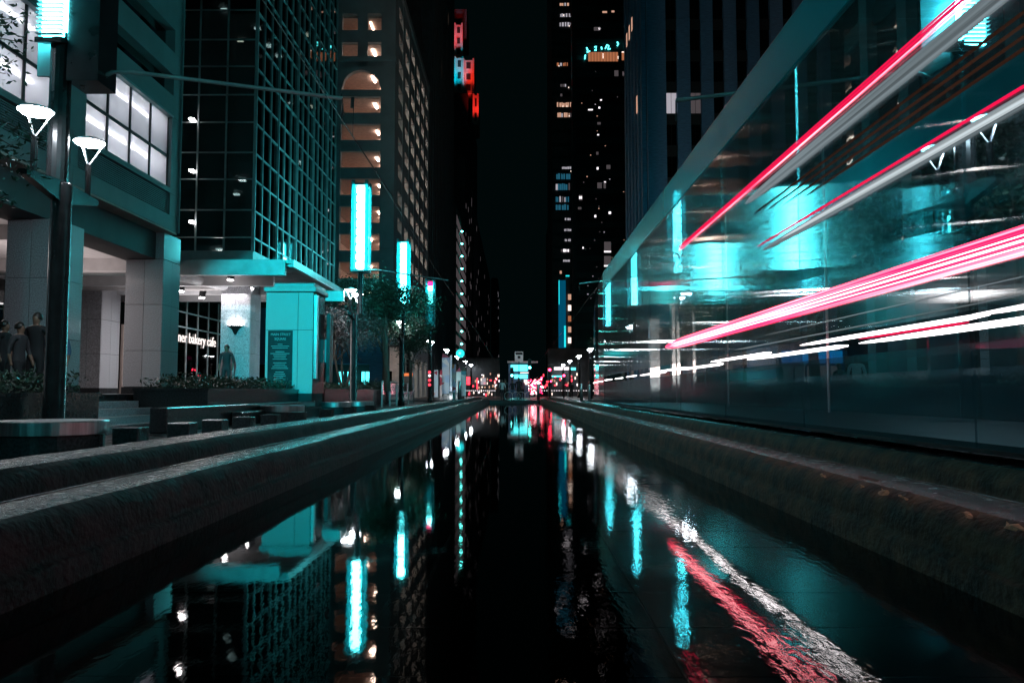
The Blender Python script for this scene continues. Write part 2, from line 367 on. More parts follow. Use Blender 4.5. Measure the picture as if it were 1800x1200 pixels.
# ------------------------------------------------------------------ left: podium, steps, planters
bx_('podium', M['paving'], -60, -9.0, 4, 62, .051, .80)
for i in range(4): bx_('step', M['granite'], -9.0+i*.32-.0, -9.0+i*.32+.318, 13.8, 18.4, .051, .65-.15*i)
def planter(name, label, x0, x1, y0, y1, z0, z1, leafm, hh, dens, seed, group='granite planters along the plaza', cat='planter', wallm=None):
    wallm = wallm or M['granite_dk']
    t = thing(name, label, cat, ((x0+x1)/2, (y0+y1)/2, z0), group); tk = .18
    xs = (x1, x0)
    for (a,b,c,d) in ((x0,x0+tk,y0,y1),(x1-tk,x1,y0,y1),(x0+tk,x1-tk,y0,y0+tk),(x0+tk,x1-tk,y1-tk,y1)): bx('wall', wallm, t, a,b,c,d,z0,z1-.06)
    # coping stones
    yy = y0-.03
    while yy < y1-.01:
        e = min(yy+1.6, y1+.03); ub('coping_stone', wallm, t, x1-tk-.03, x1+.03, yy+.004, e-.004, z1-.058, z1)
        ub('coping_stone', wallm, t, x0-.03, x0+tk+.03, yy+.004, e-.004, z1-.058, z1); yy = e
    ub('coping_stone', wallm, t, x0+tk+.034, x1-tk-.034, y0-.03, y0+tk+.03, z1-.058, z1)
    bx('soil', M['soil'], t, x0+tk, x1-tk, y0+tk, y1-tk, z0, z1-.1)
    h = leaves_obj('hedge', leafm, [(Vector((random.uniform(x0+.1,x1-.1), random.uniform(y0+.1,y1-.1), z1+random.uniform(-.1,.0)+hh*random.random()**.7*(.65+.5*noise.noise((xx*1.3, seed, 0))))) ) for xx in [random.uniform(y0,y1) for _ in range(dens)]], .05, seed)
    tag(h, label.split(' planter')[0].replace('dark granite','').strip() + ' ' if False else None)
    h.parent = t; h.location = -WORLD[t.name]; tag(h, kind='stuff'); return t
def leaves_obj(name, m, pts, size, seed, hang=0):
    rr = random.Random(seed); vs = []; fs = []
    for p in pts:
        u = Vector((rr.gauss(0,1), rr.gauss(0,1), rr.gauss(0,1)*.7)).normalized(); v = u.cross(Vector((rr.gauss(0,1), rr.gauss(0,1), rr.gauss(0,1)))).normalized()
        s_ = size*rr.uniform(.6,1.3); o = len(vs)
        vs += [p-u*s_, p+v*s_*.38+u*s_*.1, p+u*s_, p-v*s_*.38+u*s_*.1]; fs.append((o,o+1,o+2,o+3))
    q = MB(); q.add(vs, fs); me = bpy.data.meshes.new(name); me.from_pydata(q.v, [], q.f); me.materials.append(m)
    o = bpy.data.objects.new(name, me); col.objects.link(o); WORLD[o.name] = Vector(); return o
planter('hedge_planter', 'dark granite planter with glossy round-leaved hedge by the lamp post near the drum table', -9.6, -7.15, 6.5, 13.7, .05, .84, M['leaf'], .55, 5200, 1)
planter('hedge_planter', 'dark granite planter with spiky shrubs in front of the cafe pillars', -8.95, -7.2, 18.7, 29.3, .05, .94, M['leaf'], .5, 5200, 2)
planter('hedge_planter', 'dark granite planter with low hedge under the street trees', -9.2, -7.2, 30.2, 43, .05, .97, M['leaf'], .38, 4200, 3)
planter('hedge_planter', 'dark granite planter behind the glass railing at the far end of the plaza', -9.6, -7.3, 43.6, 58, .05, .97, M['leaf'], .9, 4200, 4)
# low walls (seat wall) in front of planter 2
t = thing('seat_wall', 'low sloping dark granite wall between the steps and the steel drum tables', 'wall', (-6.6, 22, .05))
bx('wall_slab', M['granite_dk'], t, -7.1, -6.75, 15.5, 27, .05, .55, b=.02); bx('wall_slab', M['granite_dk'], t, -6.74, -6.5, 19, 27, .05, .38, b=.02)
# glass railing
t = thing('glass_railing', 'low glass railing on the plaza reflecting pink lights', 'railing', (-6.9, 46, .05))
for i in range(5):
    y0 = 42+i*2.6; ub('glass_panel', M['g_tram'], t, -7.0, -6.985, y0+.05, y0+2.5, .15, 1.35); ub('post', M['frame'], t, -7.03, -6.95, y0-.03, y0+.03, .05, 1.4)
ub('handrail', M['frame'], t, -7.02, -6.96, 42, 55, 1.40, 1.45)

pz = thing('paving_joint_grid', 'fine dark joints between the big slabs of the cafe plaza', 'paving', (-5, 20, .05)); pz['kind'] = 'structure'; del pz['category']
for k in range(34): ub('paving_joint', M['joint'], pz, -7.0, -3.06, 3+k*1.2, 3.012+k*1.2, .0505, .054)
for k in range(3): ub('paving_joint', M['joint'], pz, -4.3-k*1.2, -4.288-k*1.2, 3, 44, .0545, .056)
# ------------------------------------------------------------------ left concrete office building
ob = thing('office_building', 'teal-lit concrete office building with large white lit windows over granite columns', 'building', (-9.6, 16, .8))
FX = -9.6
def wall(x0, x1, y0, y1, z0, z1, name='wall_panel', m=None): return ub(name, m or M['concrete'], ob, x0, x1, y0, y1, z0, z1)
ys = [4.0, 8.0, 12.0, 17.0, 22.35]
def strip(z0, z1, x=FX, m=None, nm='wall_panel'):
    for a, b in zip(ys[:-1], ys[1:]): wall(x-.3, x, a+.006, b-.006, z0+.004, z1-.004, nm, m)
strip(5.35, 5.76); strip(6.38, 6.53); strip(8.56, 9.16); strip(9.74, 10.4); strip(11.05, 12.4); strip(12.41, 13.6)
strip(14.2, 15.4); strip(15.41, 18.)
bx('wall_core', M['joint'], ob, FX-.34, FX-.303, 4, 22.35, 5.36, 6.5); bx('wall_core', M['joint'], ob, FX-.34, FX-.303, 4, 22.35, 8.6, 18)
for z0, z1 in ((9.16,9.74),(10.4,11.05),(13.6,14.2)):
    bx('window_band', M['g_dark'], ob, FX-.29, FX-.27, 4, 22.0, z0, z1); wall(FX-.3, FX, 21.9, 22.344, z0, z1)
wall(FX-.3, FX+.05, 22.36, 22.40, 5.35, 18, 'corner_pier')
bx('side_wall', M['concrete'], ob, -24, FX-.35, 22.36, 22.6, 5.35, 18); bx('roof', M['roof'], ob, -24, FX, 4, 22.6, 18, 18.2)
# louvres
for a, b in ((4.1,7.9),(8.1,11.9),(12.2,16.8),(17.2,21.9)):
    for k in range(12): ub('louver', M['concrete'], ob, FX-.20, FX-.06, a, b, 5.775+k*.05, 5.80+k*.05)
for a in (4,8,12,17,21.95): wall(FX-.3, FX-.004, a-.1 if a > 4 else 4, a+.19 if a < 21 else 22.34, 5.765, 6.375)
# lit window boxes
def litwin(y0, y1, n):
    z = [6.53, 7.42, 8.56]
    for j in (0, 1):
        za, zb = z[j], z[j+1]
        bx('light_box', M['white'], ob, FX-1.0, FX-.95, y0, y1, za, zb)
        bx('light_box_shelf', M['white'], ob, FX-.95, FX-.16, y0, y1, za-.02 if j else za-.0, za+.02)
        bx('tube_lamp', M['e_tube'], ob, FX-.62, FX-.54, y0+.1, y1-.1, zb-.10, zb-.05)
        w_ = (y1-y0)/n
        for i in range(n): ub('window_pane', M['g_lit'], ob, FX-.13, FX-.115, y0+i*w_+.03, y0+(i+1)*w_-.03, za+.03, zb-.03)
    bx('light_box_shelf', M['white'], ob, FX-.95, FX-.16, y0, y1, 8.51, 8.55)
    bx('light_box_side', M['white'], ob, FX-.95, FX-.16, y1-.02, y1, 6.55, 8.5)
    for i in range(n+1): ub('mullion', M['steel_dk'], ob, FX-.15, FX-.08, y0+i*(y1-y0)/n-.03, y0+i*(y1-y0)/n+.03, 6.53, 8.56)
    ub('transom', M['steel_dk'], ob, FX-.152, FX-.078, y0, y1, 7.385, 7.455)
    ub('window_frame', M['frame'], ob, FX-.1, FX+.03, y0-.05, y1+.05, 8.52, 8.58)
litwin(12.0, 16.45, 4); litwin(17.45, 21.85, 4); litwin(7.0, 11.4, 4)
for a, b in ((4,7.0),(11.4,12.0),(16.45,17.45),(21.85,22.34)): wall(FX-.3, FX-.002, a, b, 6.534, 8.556)
# soffit, beams, columns
bx('soffit', M['brick'], ob, -10.02, FX-.005, 4, 22.35, 5.30, 5.35)
bx('beam', M['concrete_dk'], ob, -11.0, -10.03, 4, 22.6, 4.56, 5.345)
bx('beam', M['granite'], ob, -10.75, -9.80, 22.0, 23.1, 4.56, 5.3)
bx('ceiling', M['offwhite'], ob, -24, -11.0, 4, 34, 5.0, 5.1)
for yb in (19.5, 24.5, 29): bx('ceiling_beam', M['offwhite'], ob, -24, -11.0, yb, yb+.5, 4.62, 4.998)
def column(t, x0, x1, y0, y1, z0, z1, ph, m, base=True, nx=2, nm='stone_panel', off=0):
    bx('column_core', M['joint'], t, x0+.03, x1-.03, y0+.03, y1-.03, z0, z1)
    z = z0 + (.2 if base else 0)
    if base: bx('column_base', M['granite_dk'], t, x0-.02, x1+.02, y0-.02, y1+.02, z0, z0+.195)
    z += .0; first = True
    while z < z1-.05:
        e = min(z + (off if (first and off) else ph), z1); first = False; g = .006
        for i in range(nx):
            a = x0+(x1-x0)*i/nx; b = x0+(x1-x0)*(i+1)/nx
            ub(nm, m, t, a+g, b-g, y0, y0+.035, z+g, e-g); 
        for i in range(nx):
            a = y0+.036+(y1-y0-.036)*i/nx; b = y0+.036+(y1-y0-.036)*(i+1)/nx
            if x0 < 0: ub(nm, m, t, x1-.034, x1, a+g, b-g, z+g, e-g)
            else: ub(nm, m, t, x0, x0+.034, a+g, b-g, z+g, e-g)
        z = e
for (x1, y0) in ((-9.8,11.6),(-9.8,16.8),(-9.8,22.0)): column(ob, x1-1.05, x1, y0, y0+1.1, .8, 4.55, 1.28, M['granite'], off=1.0)
column(ob, -16.45, -15.4, 29.5, 30.9, .8, 5.0, 1.28, M['granite'])
column(ob, -13.8, -12.9, 24.5, 25.6, .8, 4.98, 1.28, M['granite']) if False else None
# lobby glazing far behind the columns
lg = thing('lobby_front', 'dim glazed lobby wall with display shelves behind the granite columns', 'storefront', (-16, 22, .8))
for i in range(9):
    y0 = 12+i*2.4; ub('window_pane', M['g_dark'], lg, -17.02, -17.0, y0+.04, y0+2.36, .85, 4.6); ub('mullion', M['frame'], lg, -17.05, -16.95, y0-.04, y0+.04, .8, 4.7)
bx('back_wall', M['brick'], lg, -22.2, -22, 10, 34, .8, 5)
for z in (2.2, 3.1, 3.9): bx('shelf_light', M['e_coolb'], lg, -19, -18.95, 26, 32.5, z, z+.05)

# ------------------------------------------------------------------ glass building
gb = thing('glass_tower', 'dark glass curtain-wall building with teal mullion grid above the cafe canopy', 'building', (-9.6, 28.8, 5.7))
zr = [5.98]
for yy in (417,369,315,268,215,167,117,70,18): zr.append(P(445, yy, Y=28.8).z)
while zr[-1] < 23.5: zr.append(zr[-1]+1.03)
ysd = [28.8 + i*.93 for i in range(15)]
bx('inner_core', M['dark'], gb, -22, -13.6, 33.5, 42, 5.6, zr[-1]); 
for k, z in enumerate(zr[1::3]): bx('floor_slab', M['concrete_dk'], gb, -21.9, -9.9, 29.6, 42.1, z-.14, z+.14)
for (x, yy) in ((-11.6,30.4),(-11.6,35),(-15.2,30.4)): bx('inner_column', M['concrete_dk'], gb, x-.4, x+.4, yy, yy+.8, 5.7, zr[-1])
jit = random.Random(5)
for z0, z1 in zip(zr[:-1], zr[1:]):
    for a, b in zip(ysd[:-1], ysd[1:]):
        o = ub('window_pane', M['g_dark'], gb, FX-.02, FX-.005, a+.03, b-.03, z0+.03, z1-.03)
        o.rotation_euler = (0, jit.gauss(0,.004), jit.gauss(0,.004))
    if z0 < 17:
        for i in range(5):
            o = ub('window_pane', M['g_dark'], gb, FX-(i+1)*1.04+.03, FX-i*1.04-.03, 28.805, 28.82, z0+.03, z1-.03); o.rotation_euler = (jit.gauss(0,.004), 0, jit.gauss(0,.004))
for i, a in enumerate(ysd): ub('mullion', M['frame'], gb, FX-.03, FX+(.05 if i%3 else .09), a-.035, a+.035, zr[0], zr[-1])
for i in range(1, 7): ub('mullion', M['frame'], gb, FX-i*1.04-.03, FX-i*1.04+.03, 28.76, 28.84, zr[0], zr[-1])
for z in zr:
    ub('transom', M['frame'], gb, FX-.03, FX+.035, 28.84, ysd[-1], z-.028, z+.028); ub('transom', M['frame'], gb, -22, FX-.0, 28.78, 28.835, z-.022, z+.022)
bx('base_fascia', M['frame'], gb, -22, FX+.06, 28.72, ysd[-1]+.1, 5.68, 5.945)
bx('end_wall', M['dark'], gb, -22, FX, ysd[-1]+.03, ysd[-1]+.2, 5.7, zr[-1]); bx('roof', M['roof'], gb, -22, FX, 28.8, ysd[-1], zr[-1]+.03, zr[-1]+.2)
bx('window_pane', M['g_dark'], gb, -22, FX-6*1.04, 28.805, 28.82, 6, zr[-1])
for py in (210, 300, 390):
    p = P(337, py, Y=28.72); q = MB().lathe(p.x, p.y, [(.07,p.z-.04),(.10,p.z-.02),(.10,p.z+.03)], 14); q.build('downlight', M['e_spot'], gb)
li = random.Random(8)  # street lights reflected in the glass, put in as small glowing boxes
for k in range(34):
    y0 = 29.2+li.random()*12; z = li.choice(zr[1:14:3])-.28; x = -10.4-li.random()*1.8
    ub('reflected_light', M[li.choice(['e_spot','e_garage','e_spot','e_coolb'])], gb, x-.12, x+.12, y0, y0+li.uniform(.1,.5), z, z+.06)
for k in range(9):
    y0 = 29.5+li.random()*11; z = zr[li.randrange(1,12)]+.2; ub('blind', M['offwhite'], gb, -10.2, -10.18, y0, y0+.85, z, z+.7)
# ---- canopy
cp = thing('canopy', 'steel canopy with lit white underside and round ducts over the cafe entrance', 'canopy', (-9, 29, 4.6))
tip = -7.35
bx('roof_deck', M['frame'], cp, -20, tip, 26.0, 35.4, 5.08, 5.2)
bx('edge_beam', M['frame'], cp, -20, -7.55, 25.9, 26.1, 4.68, 5.19); bx('edge_beam', M['frame'], cp, tip-.12, tip+.04, 26.105, 35.4, 4.98, 5.22)
for k in range(18): ub('corrugation', M['frame'], cp, -9.4, tip-.13, 26.2+k*.5, 26.32+k*.5, 5.02, 5.078)
bx('ceiling', M['white'], cp, -20, -9.41, 26.11, 35.3, 4.98, 5.05)
for y0 in (28.1, 30.6, 33.0): ub('rafter', M['white'], cp, -20, -8.6, y0, y0+.22, 4.62, 4.97)
for i, (x, y0) in enumerate(((-11.6,26.3),(-11.1,28.4),(-10.7,30.9))):
    q = MB(); q.tube([(x, y0, 4.8), (x+.4, y0+1.9, 4.8)], .17, 14); q.build('duct', M['white'], cp)
for (px, py, Y) in ((405,488,27.4),(441,503,29.6),(355,520,30.2),(318,508,28.8)):
    p = P(px, py, Y=Y); q = MB().tube([(p.x,p.y,p.z-.05),(p.x+.05,p.y,p.z+.22)], .12, 12); f = q.build('spotlight', M['steel_dk'], cp)
    q = MB().lathe(p.x, p.y, [(.10,p.z-.1),(.10,p.z-.06)], 12); q.build('lens', M['e_spot'], f)
bx('bracket_plate', M['frame'], cp, -7.3, -6.6, 30.5, 30.7, 4.35, 4.75)
# bare area lights below the canopy and arcade ceilings, facing down and up
def spot(name, loc, tgt, e, c, ang=50, blend=.6, rad=.1):
    l = bpy.data.lights.new(name, 'SPOT'); l.energy = e; l.color = c; l.spot_size = R(ang); l.spot_blend = blend; l.shadow_soft_size = rad
    o = bpy.data.objects.new(name, l); col.objects.link(o); o.location = loc
    o.rotation_euler = (Vector(tgt)-Vector(loc)).to_track_quat('-Z', 'Y').to_euler(); return o
spot('pillar_spot', (-6.2, 12.3, 6.9), (-7.6, 26.5, 3.4), 9000, (.0,.82,.92), 26, .5, .2)   # added spot at the near light column, turns the monument pillar teal
def area(name, loc, size, sy, e, c, rot=(0,0,0), parent=None, spread=None):
    l = bpy.data.lights.new(name, 'AREA'); l.shape = 'RECTANGLE'; l.size = size; l.size_y = sy; l.energy = e; l.color = c
    if spread: l.spread = spread
    o = bpy.data.objects.new(name, l); col.objects.link(o); o.location = loc; o.rotation_euler = rot; return o
area('canopy_downlight', (-11.5, 31, 4.5), 3, 4, 260, (1,.93,.93))
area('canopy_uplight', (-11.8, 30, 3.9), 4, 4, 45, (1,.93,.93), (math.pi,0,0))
area('arcade_downlight', (-13.2, 20, 4.5), 2, 6, 170, (1,.88,.86))
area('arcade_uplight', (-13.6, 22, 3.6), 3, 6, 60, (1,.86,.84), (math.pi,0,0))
# ---- cafe storefront
cf = thing('cafe_storefront', 'dark glazed cafe storefront with glowing white lowercase lettering', 'storefront', (-14, 36, .8))
CX = -14.0
for i in range(7):
    y0 = 31.4+i*1.2
    for z0, z1 in ((.85,3.02+.55),(3.6,4.2),(4.23,5.0)): ub('window_pane', M['g_dark'], cf, CX-.02, CX, y0+.03, y0+1.17, z0, z1)
    ub('mullion', M['frame'], cf, CX-.06, CX+.03, y0-.03, y0+.03, .8, 5.0)
for z in (3.585, 4.215): ub('transom', M['frame'], cf, CX-.06, CX+.025, 31.4, 40, z-.03, z+.03)
for i in range(9): ub('interior_column', M['brick'], cf, CX-1.4, CX-1.3, 31+i*1.25, 31.22+i*1.25, .8, 3.5)
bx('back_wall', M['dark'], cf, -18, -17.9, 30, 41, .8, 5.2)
text('sign_lettering', 'corner bakery cafe', M['e_letter'], cf, (CX+.05, 31.9, 2.95), (R(90), 0, R(90)), .62, .012, 5.1)
q = MB(); 
for k in range(5): q.tube([(CX-.1, 33.9+k*.16, 2.25),(CX-.1, 33.95+k*.16, 2.40),(CX-.1, 34.0+k*.16, 2.25)], .02, 6)
q.build('neon_squiggle', M['e_pinkneon'], cf)
for (yy, z) in ((36.3,1.5),(35.2,1.3),(34.1,1.2),(37.0,1.7)): 
    f = MB().lathe(CX-.4, yy, [(.02,z),(.09,z+.02),(.10,z+.2),(.03,z+.26)], 10).build('pendant', M['e_cyan2' if yy == 36.3 else 'e_cool'], cf)
# ---- sconce column
scn = thing('sconce_column', 'square granite column with glowing bowl sconce beside the cafe window', 'column', (-10.4, 30, .8))
column(scn, -10.95, -9.85, 29.5, 30.7, .8, 4.95, 1.28, M['granite'])
p = P(411, 572, Y=29.3)
q = MB(); q.lathe(p.x, 29.46, [(.03,p.z-.32),(.14,p.z-.12),(.30,p.z),(.31,p.z+.02)], 18, 1, .5); sb = q.build('sconce_bowl', M['steel_dk'], scn)
q = MB(); q.lathe(p.x, 29.46, [(.26,p.z+.02),(.26,p.z+.07)], 18, 1, .5); q.build('lens', emis('sconce_lamp', (1,.92,.93), 38), sb)
# ---- monument pillar
mp_ = thing('monument_pillar', 'broad teal-lit stone pillar with dark engraved plaque under the canopy tip', 'pillar', (-7.5, 27.3, .8))
x0, x1, y0, y1 = -8.33, -6.74, 26.5, 28.1
bx('pillar_core', M['joint'], mp_, x0+.03, x1-.03, y0+.03, y1-.03, .05, 4.2)
xm = x0+(x1-x0)*.68
for a, b in ((x0,xm),(xm,x1)):
    for c, d in ((.8,2.92),(2.92,4.18)): ub('stone_panel', M['granite_teal'], mp_, a+.008, b-.008, y0, y0+.035, c+.008, d-.008)
for c, d in ((.8,2.92),(2.92,4.18)): ub('stone_panel', M['granite_dk'], mp_, x1-.034, x1, y0+.04, y1, c+.008, d-.008)
ub('steel_strip', M['steel'], mp_, x1+.002, x1+.10, y0+.1, y0+.3, 1.3, 4.1)
bx('cap', M['granite_teal'], mp_, x0-.06, x1+.10, y0-.08, y1+.08, 4.20, 4.36, b=.02); bx('cap', M['granite_teal'], mp_, x0+.25, x1+.02, y0+.02, y1, 4.362, 4.5, b=.02)
pa = P(472, 572, Y=y0); pb = P(515, 572, Y=y0)
pq = bx('plaque', mat('plaque_bronze', (.02,.04,.045), .35, .3), mp_, pa.x, pb.x, y0-.03, y0-.002, .95, 2.9)
lt = mat('engraved_lettering', (.35,.5,.52), .5)
text('plaque_text', 'MAIN STREET', lt, pq, (pa.x+.09, y0-.04, 2.73), (R(90),0,0), .12, .004, .66)
text('plaque_text', 'SQUARE', lt, pq, (pa.x+.22, y0-.04, 2.58), (R(90),0,0), .12, .004, .38)
zz = 2.44
for k in range(18):
    if k in (3, 8, 12): zz -= .06
    hw = (.08,.30,.26,.15,.32,.22,.20,.24,.22,.18,.24,.28,.14,.18,.2,.12,.2,.16)[k]; cx = (pa.x+pb.x)/2
    ub('engraved_line', lt, pq, cx-hw, cx+hw, y0-.036, y0-.031, zz-.008, zz+.008); zz -= .062
bx('info_panel', M['steel_dk'], mp_, -6.62, -6.5, 27.9, 28.4, 1.2, 3.6); bx('map_case', M['e_dimcyan'], mp_, -6.70, -6.625, 28.0, 28.2, 1.9, 2.7)

# ------------------------------------------------------------------ street lamps and cyan light columns
def lamp_head(q_parent, x, y, z):
    """wine-glass lamp: V struts, dish shade, lens"""
    st = MB().tube([(x,y,z-.34),(x,y,z-.95)], .045, 8).build('head_stem', M['post'], q_parent)
    q = MB()
    for k in range(3):
        a = k*2*math.pi/3+.5; q.tube([(x,y,z-.36),(x+.07*math.cos(a),y+.07*math.sin(a),z-.24),(x+.19*math.cos(a),y+.19*math.sin(a),z-.02)], .012, 6)
    q.build('head_struts' if False else 'strut_basket', M['white'], q_parent)
    q = MB().lathe(x, y, [(.245,z+.03),(.225,z+.055),(.11,z+.10),(.03,z+.12)], 20); s_ = q.build('shade', M['steel'], q_parent, True)
    q = MB().lathe(x, y, [(.09,z-.04),(.18,z-.015),(.23,z+.028)], 20); q.build('lens', M['e_lamp'], s_)
def lamp_post(x, y, label, light=True, near=False):
    t = thing('street_lamp', label, 'street lamp', (x,y,.05), 'twin-headed street lamps along the plaza')
    MB().lathe(x, y, [(.20,.05),(.20,.35),(.15,.4),(.145,3.95),(.13,4.0)], 16).build('pole', M['post'], t, True)
    for s_ in (-1,1):
        q = MB(); q.add([(x+dx, y+s_*a, z) for dx in (-.06,.06) for a, z in ((.12,3.7),(.12,4.02),(.95,3.96),(.95,3.88))],
            [(0,1,2,3),(4,5,6,7),(0,1,5,4),(1,2,6,5),(2,3,7,6),(3,0,4,7)]); q.build('arm', M['post'], t)
        lamp_head(t, x, y+s_*.72, 4.83)
    return t
def light_column(x, y, label, pink=False):
    """housing 0.85 m square on a mast above the lamp, glowing core of stacked lamp modules"""
    t = thing('light_column', label, 'light column', (x,y,4.0), 'cyan light columns above the street')
    MB().tube([(x,y,4.0),(x,y,5.75)], .11, 12).build('mast', M['post'], t)
    bx('bottom_cap', M['frame'], t, x-.36, x+.36, y-.36, y+.36, 5.68, 5.75); bx('top_cap', M['frame'], t, x-.3, x+.3, y-.3, y+.3, 9.2, 9.28)
    mods = 10
    for k in range(mods):
        z0 = 5.82+k*.34
        m = M['e_core']
        if pink: m = M['e_pink'] if k == mods-1 else (M['e_core'] if k == mods-2 else M['e_dimcyan'] if k < 5 else M['e_cyan2'])
        q = MB(); q.box(x-.17, x+.17, y-.17, y+.17, z0, z0+.29, b=.04); q.build('lamp_module', m, t)
    for a, b, c, d in ((-.33,-.20,-.33,-.31),(.20,.33,-.33,-.31),(-.33,-.20,.31,.33),(.20,.33,.31,.33),(-.33,-.31,-.29,-.18),(.31,.33,-.29,-.18),(-.33,-.31,.18,.29),(.31,.33,.18,.29)):
        ub('side_panel', M['g_frost'], t, x+a, x+b, y+c, y+d, 5.76, 9.4)
    for sx_ in (-1,1):
        for sy_ in (-1,1): ub('corner_rail', M['frame'], t, x+sx_*.345-.012, x+sx_*.345+.012, y+sy_*.345-.012, y+sy_*.345+.012, 5.76, 9.4)
    return t
lamp0 = lamp_post(-6.85, 11.85, 'nearest twin street lamp on the thick black pole before the granite columns')
Llist = [(-6.45,31.8,'twin street lamp in front of the plaza trees, under the tallest cyan column'),
 (-6.55,46,'twin street lamp half hidden behind the plaza tree crowns'),
 (-6.7,63,'twin street lamp under the cyan column with the pink top'),(-6.7,78,'small twin street lamp above the painted art panels'),
 (-6.7,93,'small distant twin street lamp just right of the art panels'),(-6.7,108,'distant twin street lamp near the red cafe lights'),
 (-6.7,122,'farthest small twin street lamp on the red-lit side'),
 (6.95,12.2,'nearest twin street lamp seen through the tram windows'),(7.0,33,'twin street lamp seen through the tram beyond the trees'),
 (7.1,48.5,'twin street lamp beside the pale stone portal columns'),(7.25,62,'twin street lamp below the third cyan column on the tram side'),
 (7.3,77,'small twin street lamp beyond the portal columns'),(7.4,92,'smaller distant twin street lamp past the end of the pool'),
 (7.4,107,'distant twin street lamp near the red traffic signals'),(7.4,122,'farthest twin street lamp on the tram side')]
for x, y, lb in Llist: copy_tree(lamp0, (x, y, .05 if y < 66 else .2), lb)
# near light column: has panel housing and louvred modules
def near_column(x, y, label, tilt):
    t = thing('light_column', label, 'light column', (x,y,4.0), 'cyan light columns above the street')
    MB().tube([(x,y,4.0),(x,y,6.3)], .15, 16).build('mast', M['post'], t)
    mir = tilt < 0; o_ = .2 if mir else 0
    bx('back_panel', M['tteal'], t, x-.50, x+.03, y+.22, y+.26, 5.75, 10.2)
    bx('side_housing', M['post'], t, x+.14, x+.62, y-.1, y+.45, 5.55, 10.2)
    for k in range(3):
        z0 = 6.22+k*1.15
        c = bx('lamp_core', M['e_core'], t, x-.22+o_, x+.10+o_, y-.16, y+.10, z0, z0+.95)
        for j in range(15): o = ub('louver_fin', M['white'], t, x-.27+o_, x+.13+o_, y-.24, y-.20+.03, z0+j*.066, z0+j*.066+.012)
        f = MB(); f.add([(x-.27,y-.25,z0-.14),(x+.13,y-.25,z0-.14),(x+.16,y+.1,z0-.02),(x-.30,y+.1,z0-.02),(x-.27,y-.25,z0-.06),(x+.13,y-.25,z0-.06),(x+.16,y+.1,z0),(x-.30,y+.1,z0)],
              [(0,1,2,3),(4,5,6,7),(0,1,5,4),(1,2,6,5),(2,3,7,6),(3,0,4,7)]); f.build('hood', M['steel_dk'], t)
    return t
near_column(-6.93, 11.85, 'large cyan louvred light column at the top of the nearest black pole', 1)
near_column(7.0, 12.2, 'large cyan louvred light column seen above the tram windows', -1)
lc0 = light_column(-6.25, 32.0, 'tallest brilliant cyan light column before the parking garage')
for x, y, lb in ((-6.25,44.4,'second cyan light column, rising from the tree crowns by the garage'),
   (6.75,32.9,'cyan light column partly hidden by leaves, seen through the tram roof edge'),(6.8,45.2,'second cyan light column on the tram side, between the leafy one and the portal'),
   (7.05,60,'third cyan light column on the tram side, beside the dark glass tower')): copy_tree(lc0, (x,y,4.0), lb)
copy_tree(lc0, (-7.0,-5,4.0), 'cyan light column of the same row beside the near end of the pool, cafe side'); copy_tree(lc0, (7.0,-5,4.0), 'cyan light column of the same row beside the near end of the pool, tram side')
light_column(-6.4, 60, 'cyan light column with a pink lamp on top beside the striped dark tower', True)

# mast arms and overhead wires
def mastarm(x0, x1, y, label):
    t = thing('mast_arm', label, 'mast arm', (x0,y,5.6), 'overhead wire mast arms')
    MB().tube([(x0,y,5.55),(x0+(x1-x0)*.12,y,5.78),(x0+(x1-x0)*.2,y,5.78),(x1,y,5.36)], .032, 8).build('tube', M['frame'], t, True)
    MB().tube([(x1,y,5.36),(x1,y+.02,5.05)], .012, 6).build('drop_rod', M['steel_dk'], t)
    MB().tube([(x0+(x1-x0)*.1,y,5.7),(x0,y,5.95)], .02, 6).build('bracket', M['steel_dk'], t); return t
mastarm(-6.7, -2.66, 12, 'teal-lit tubular arm reaching from the nearest black pole over the track')
mastarm(6.8, 2.5, 12.1, 'teal-lit tubular arm over the tram roof')
mastarm(-6.3, -2.7, 32, 'distant wire arm in front of the glass building'); mastarm(6.7, 2.7, 33, 'distant wire arm behind the tram roof')
for x, lb in ((-2.66,'black overhead wire sagging above the pool beside the glass building'),(3.3,'overhead wire above the tram roof')):
    o = MB().tube([(x, -5+i*4, 5.05-.10*math.sin(i*math.pi/5)**2) for i in range(30)], .008, 5).build('overhead_wire', M['steel_dk']); tag(o, lb, 'wire')
t = thing('wire_weight', 'black cable loop with insulators hanging before the garage arches', 'cable', (-2.75, 14, 5))
p1 = P(600,165,Y=13); p2 = P(622,170,Y=13); p3 = P(620,240,Y=13); p4 = P(605,215,Y=13); p5 = P(690,345,Y=13)
MB().tube([p1, p4, p3, p5], .008, 5).build('cable', M['steel_dk'], t); MB().tube([p2, p3], .006, 5).build('cable', M['steel_dk'], t)
MB().tube([P(620,172,Y=13), P(619,190,Y=13)], .03, 8).build('insulator', M['steel_dk'], t)

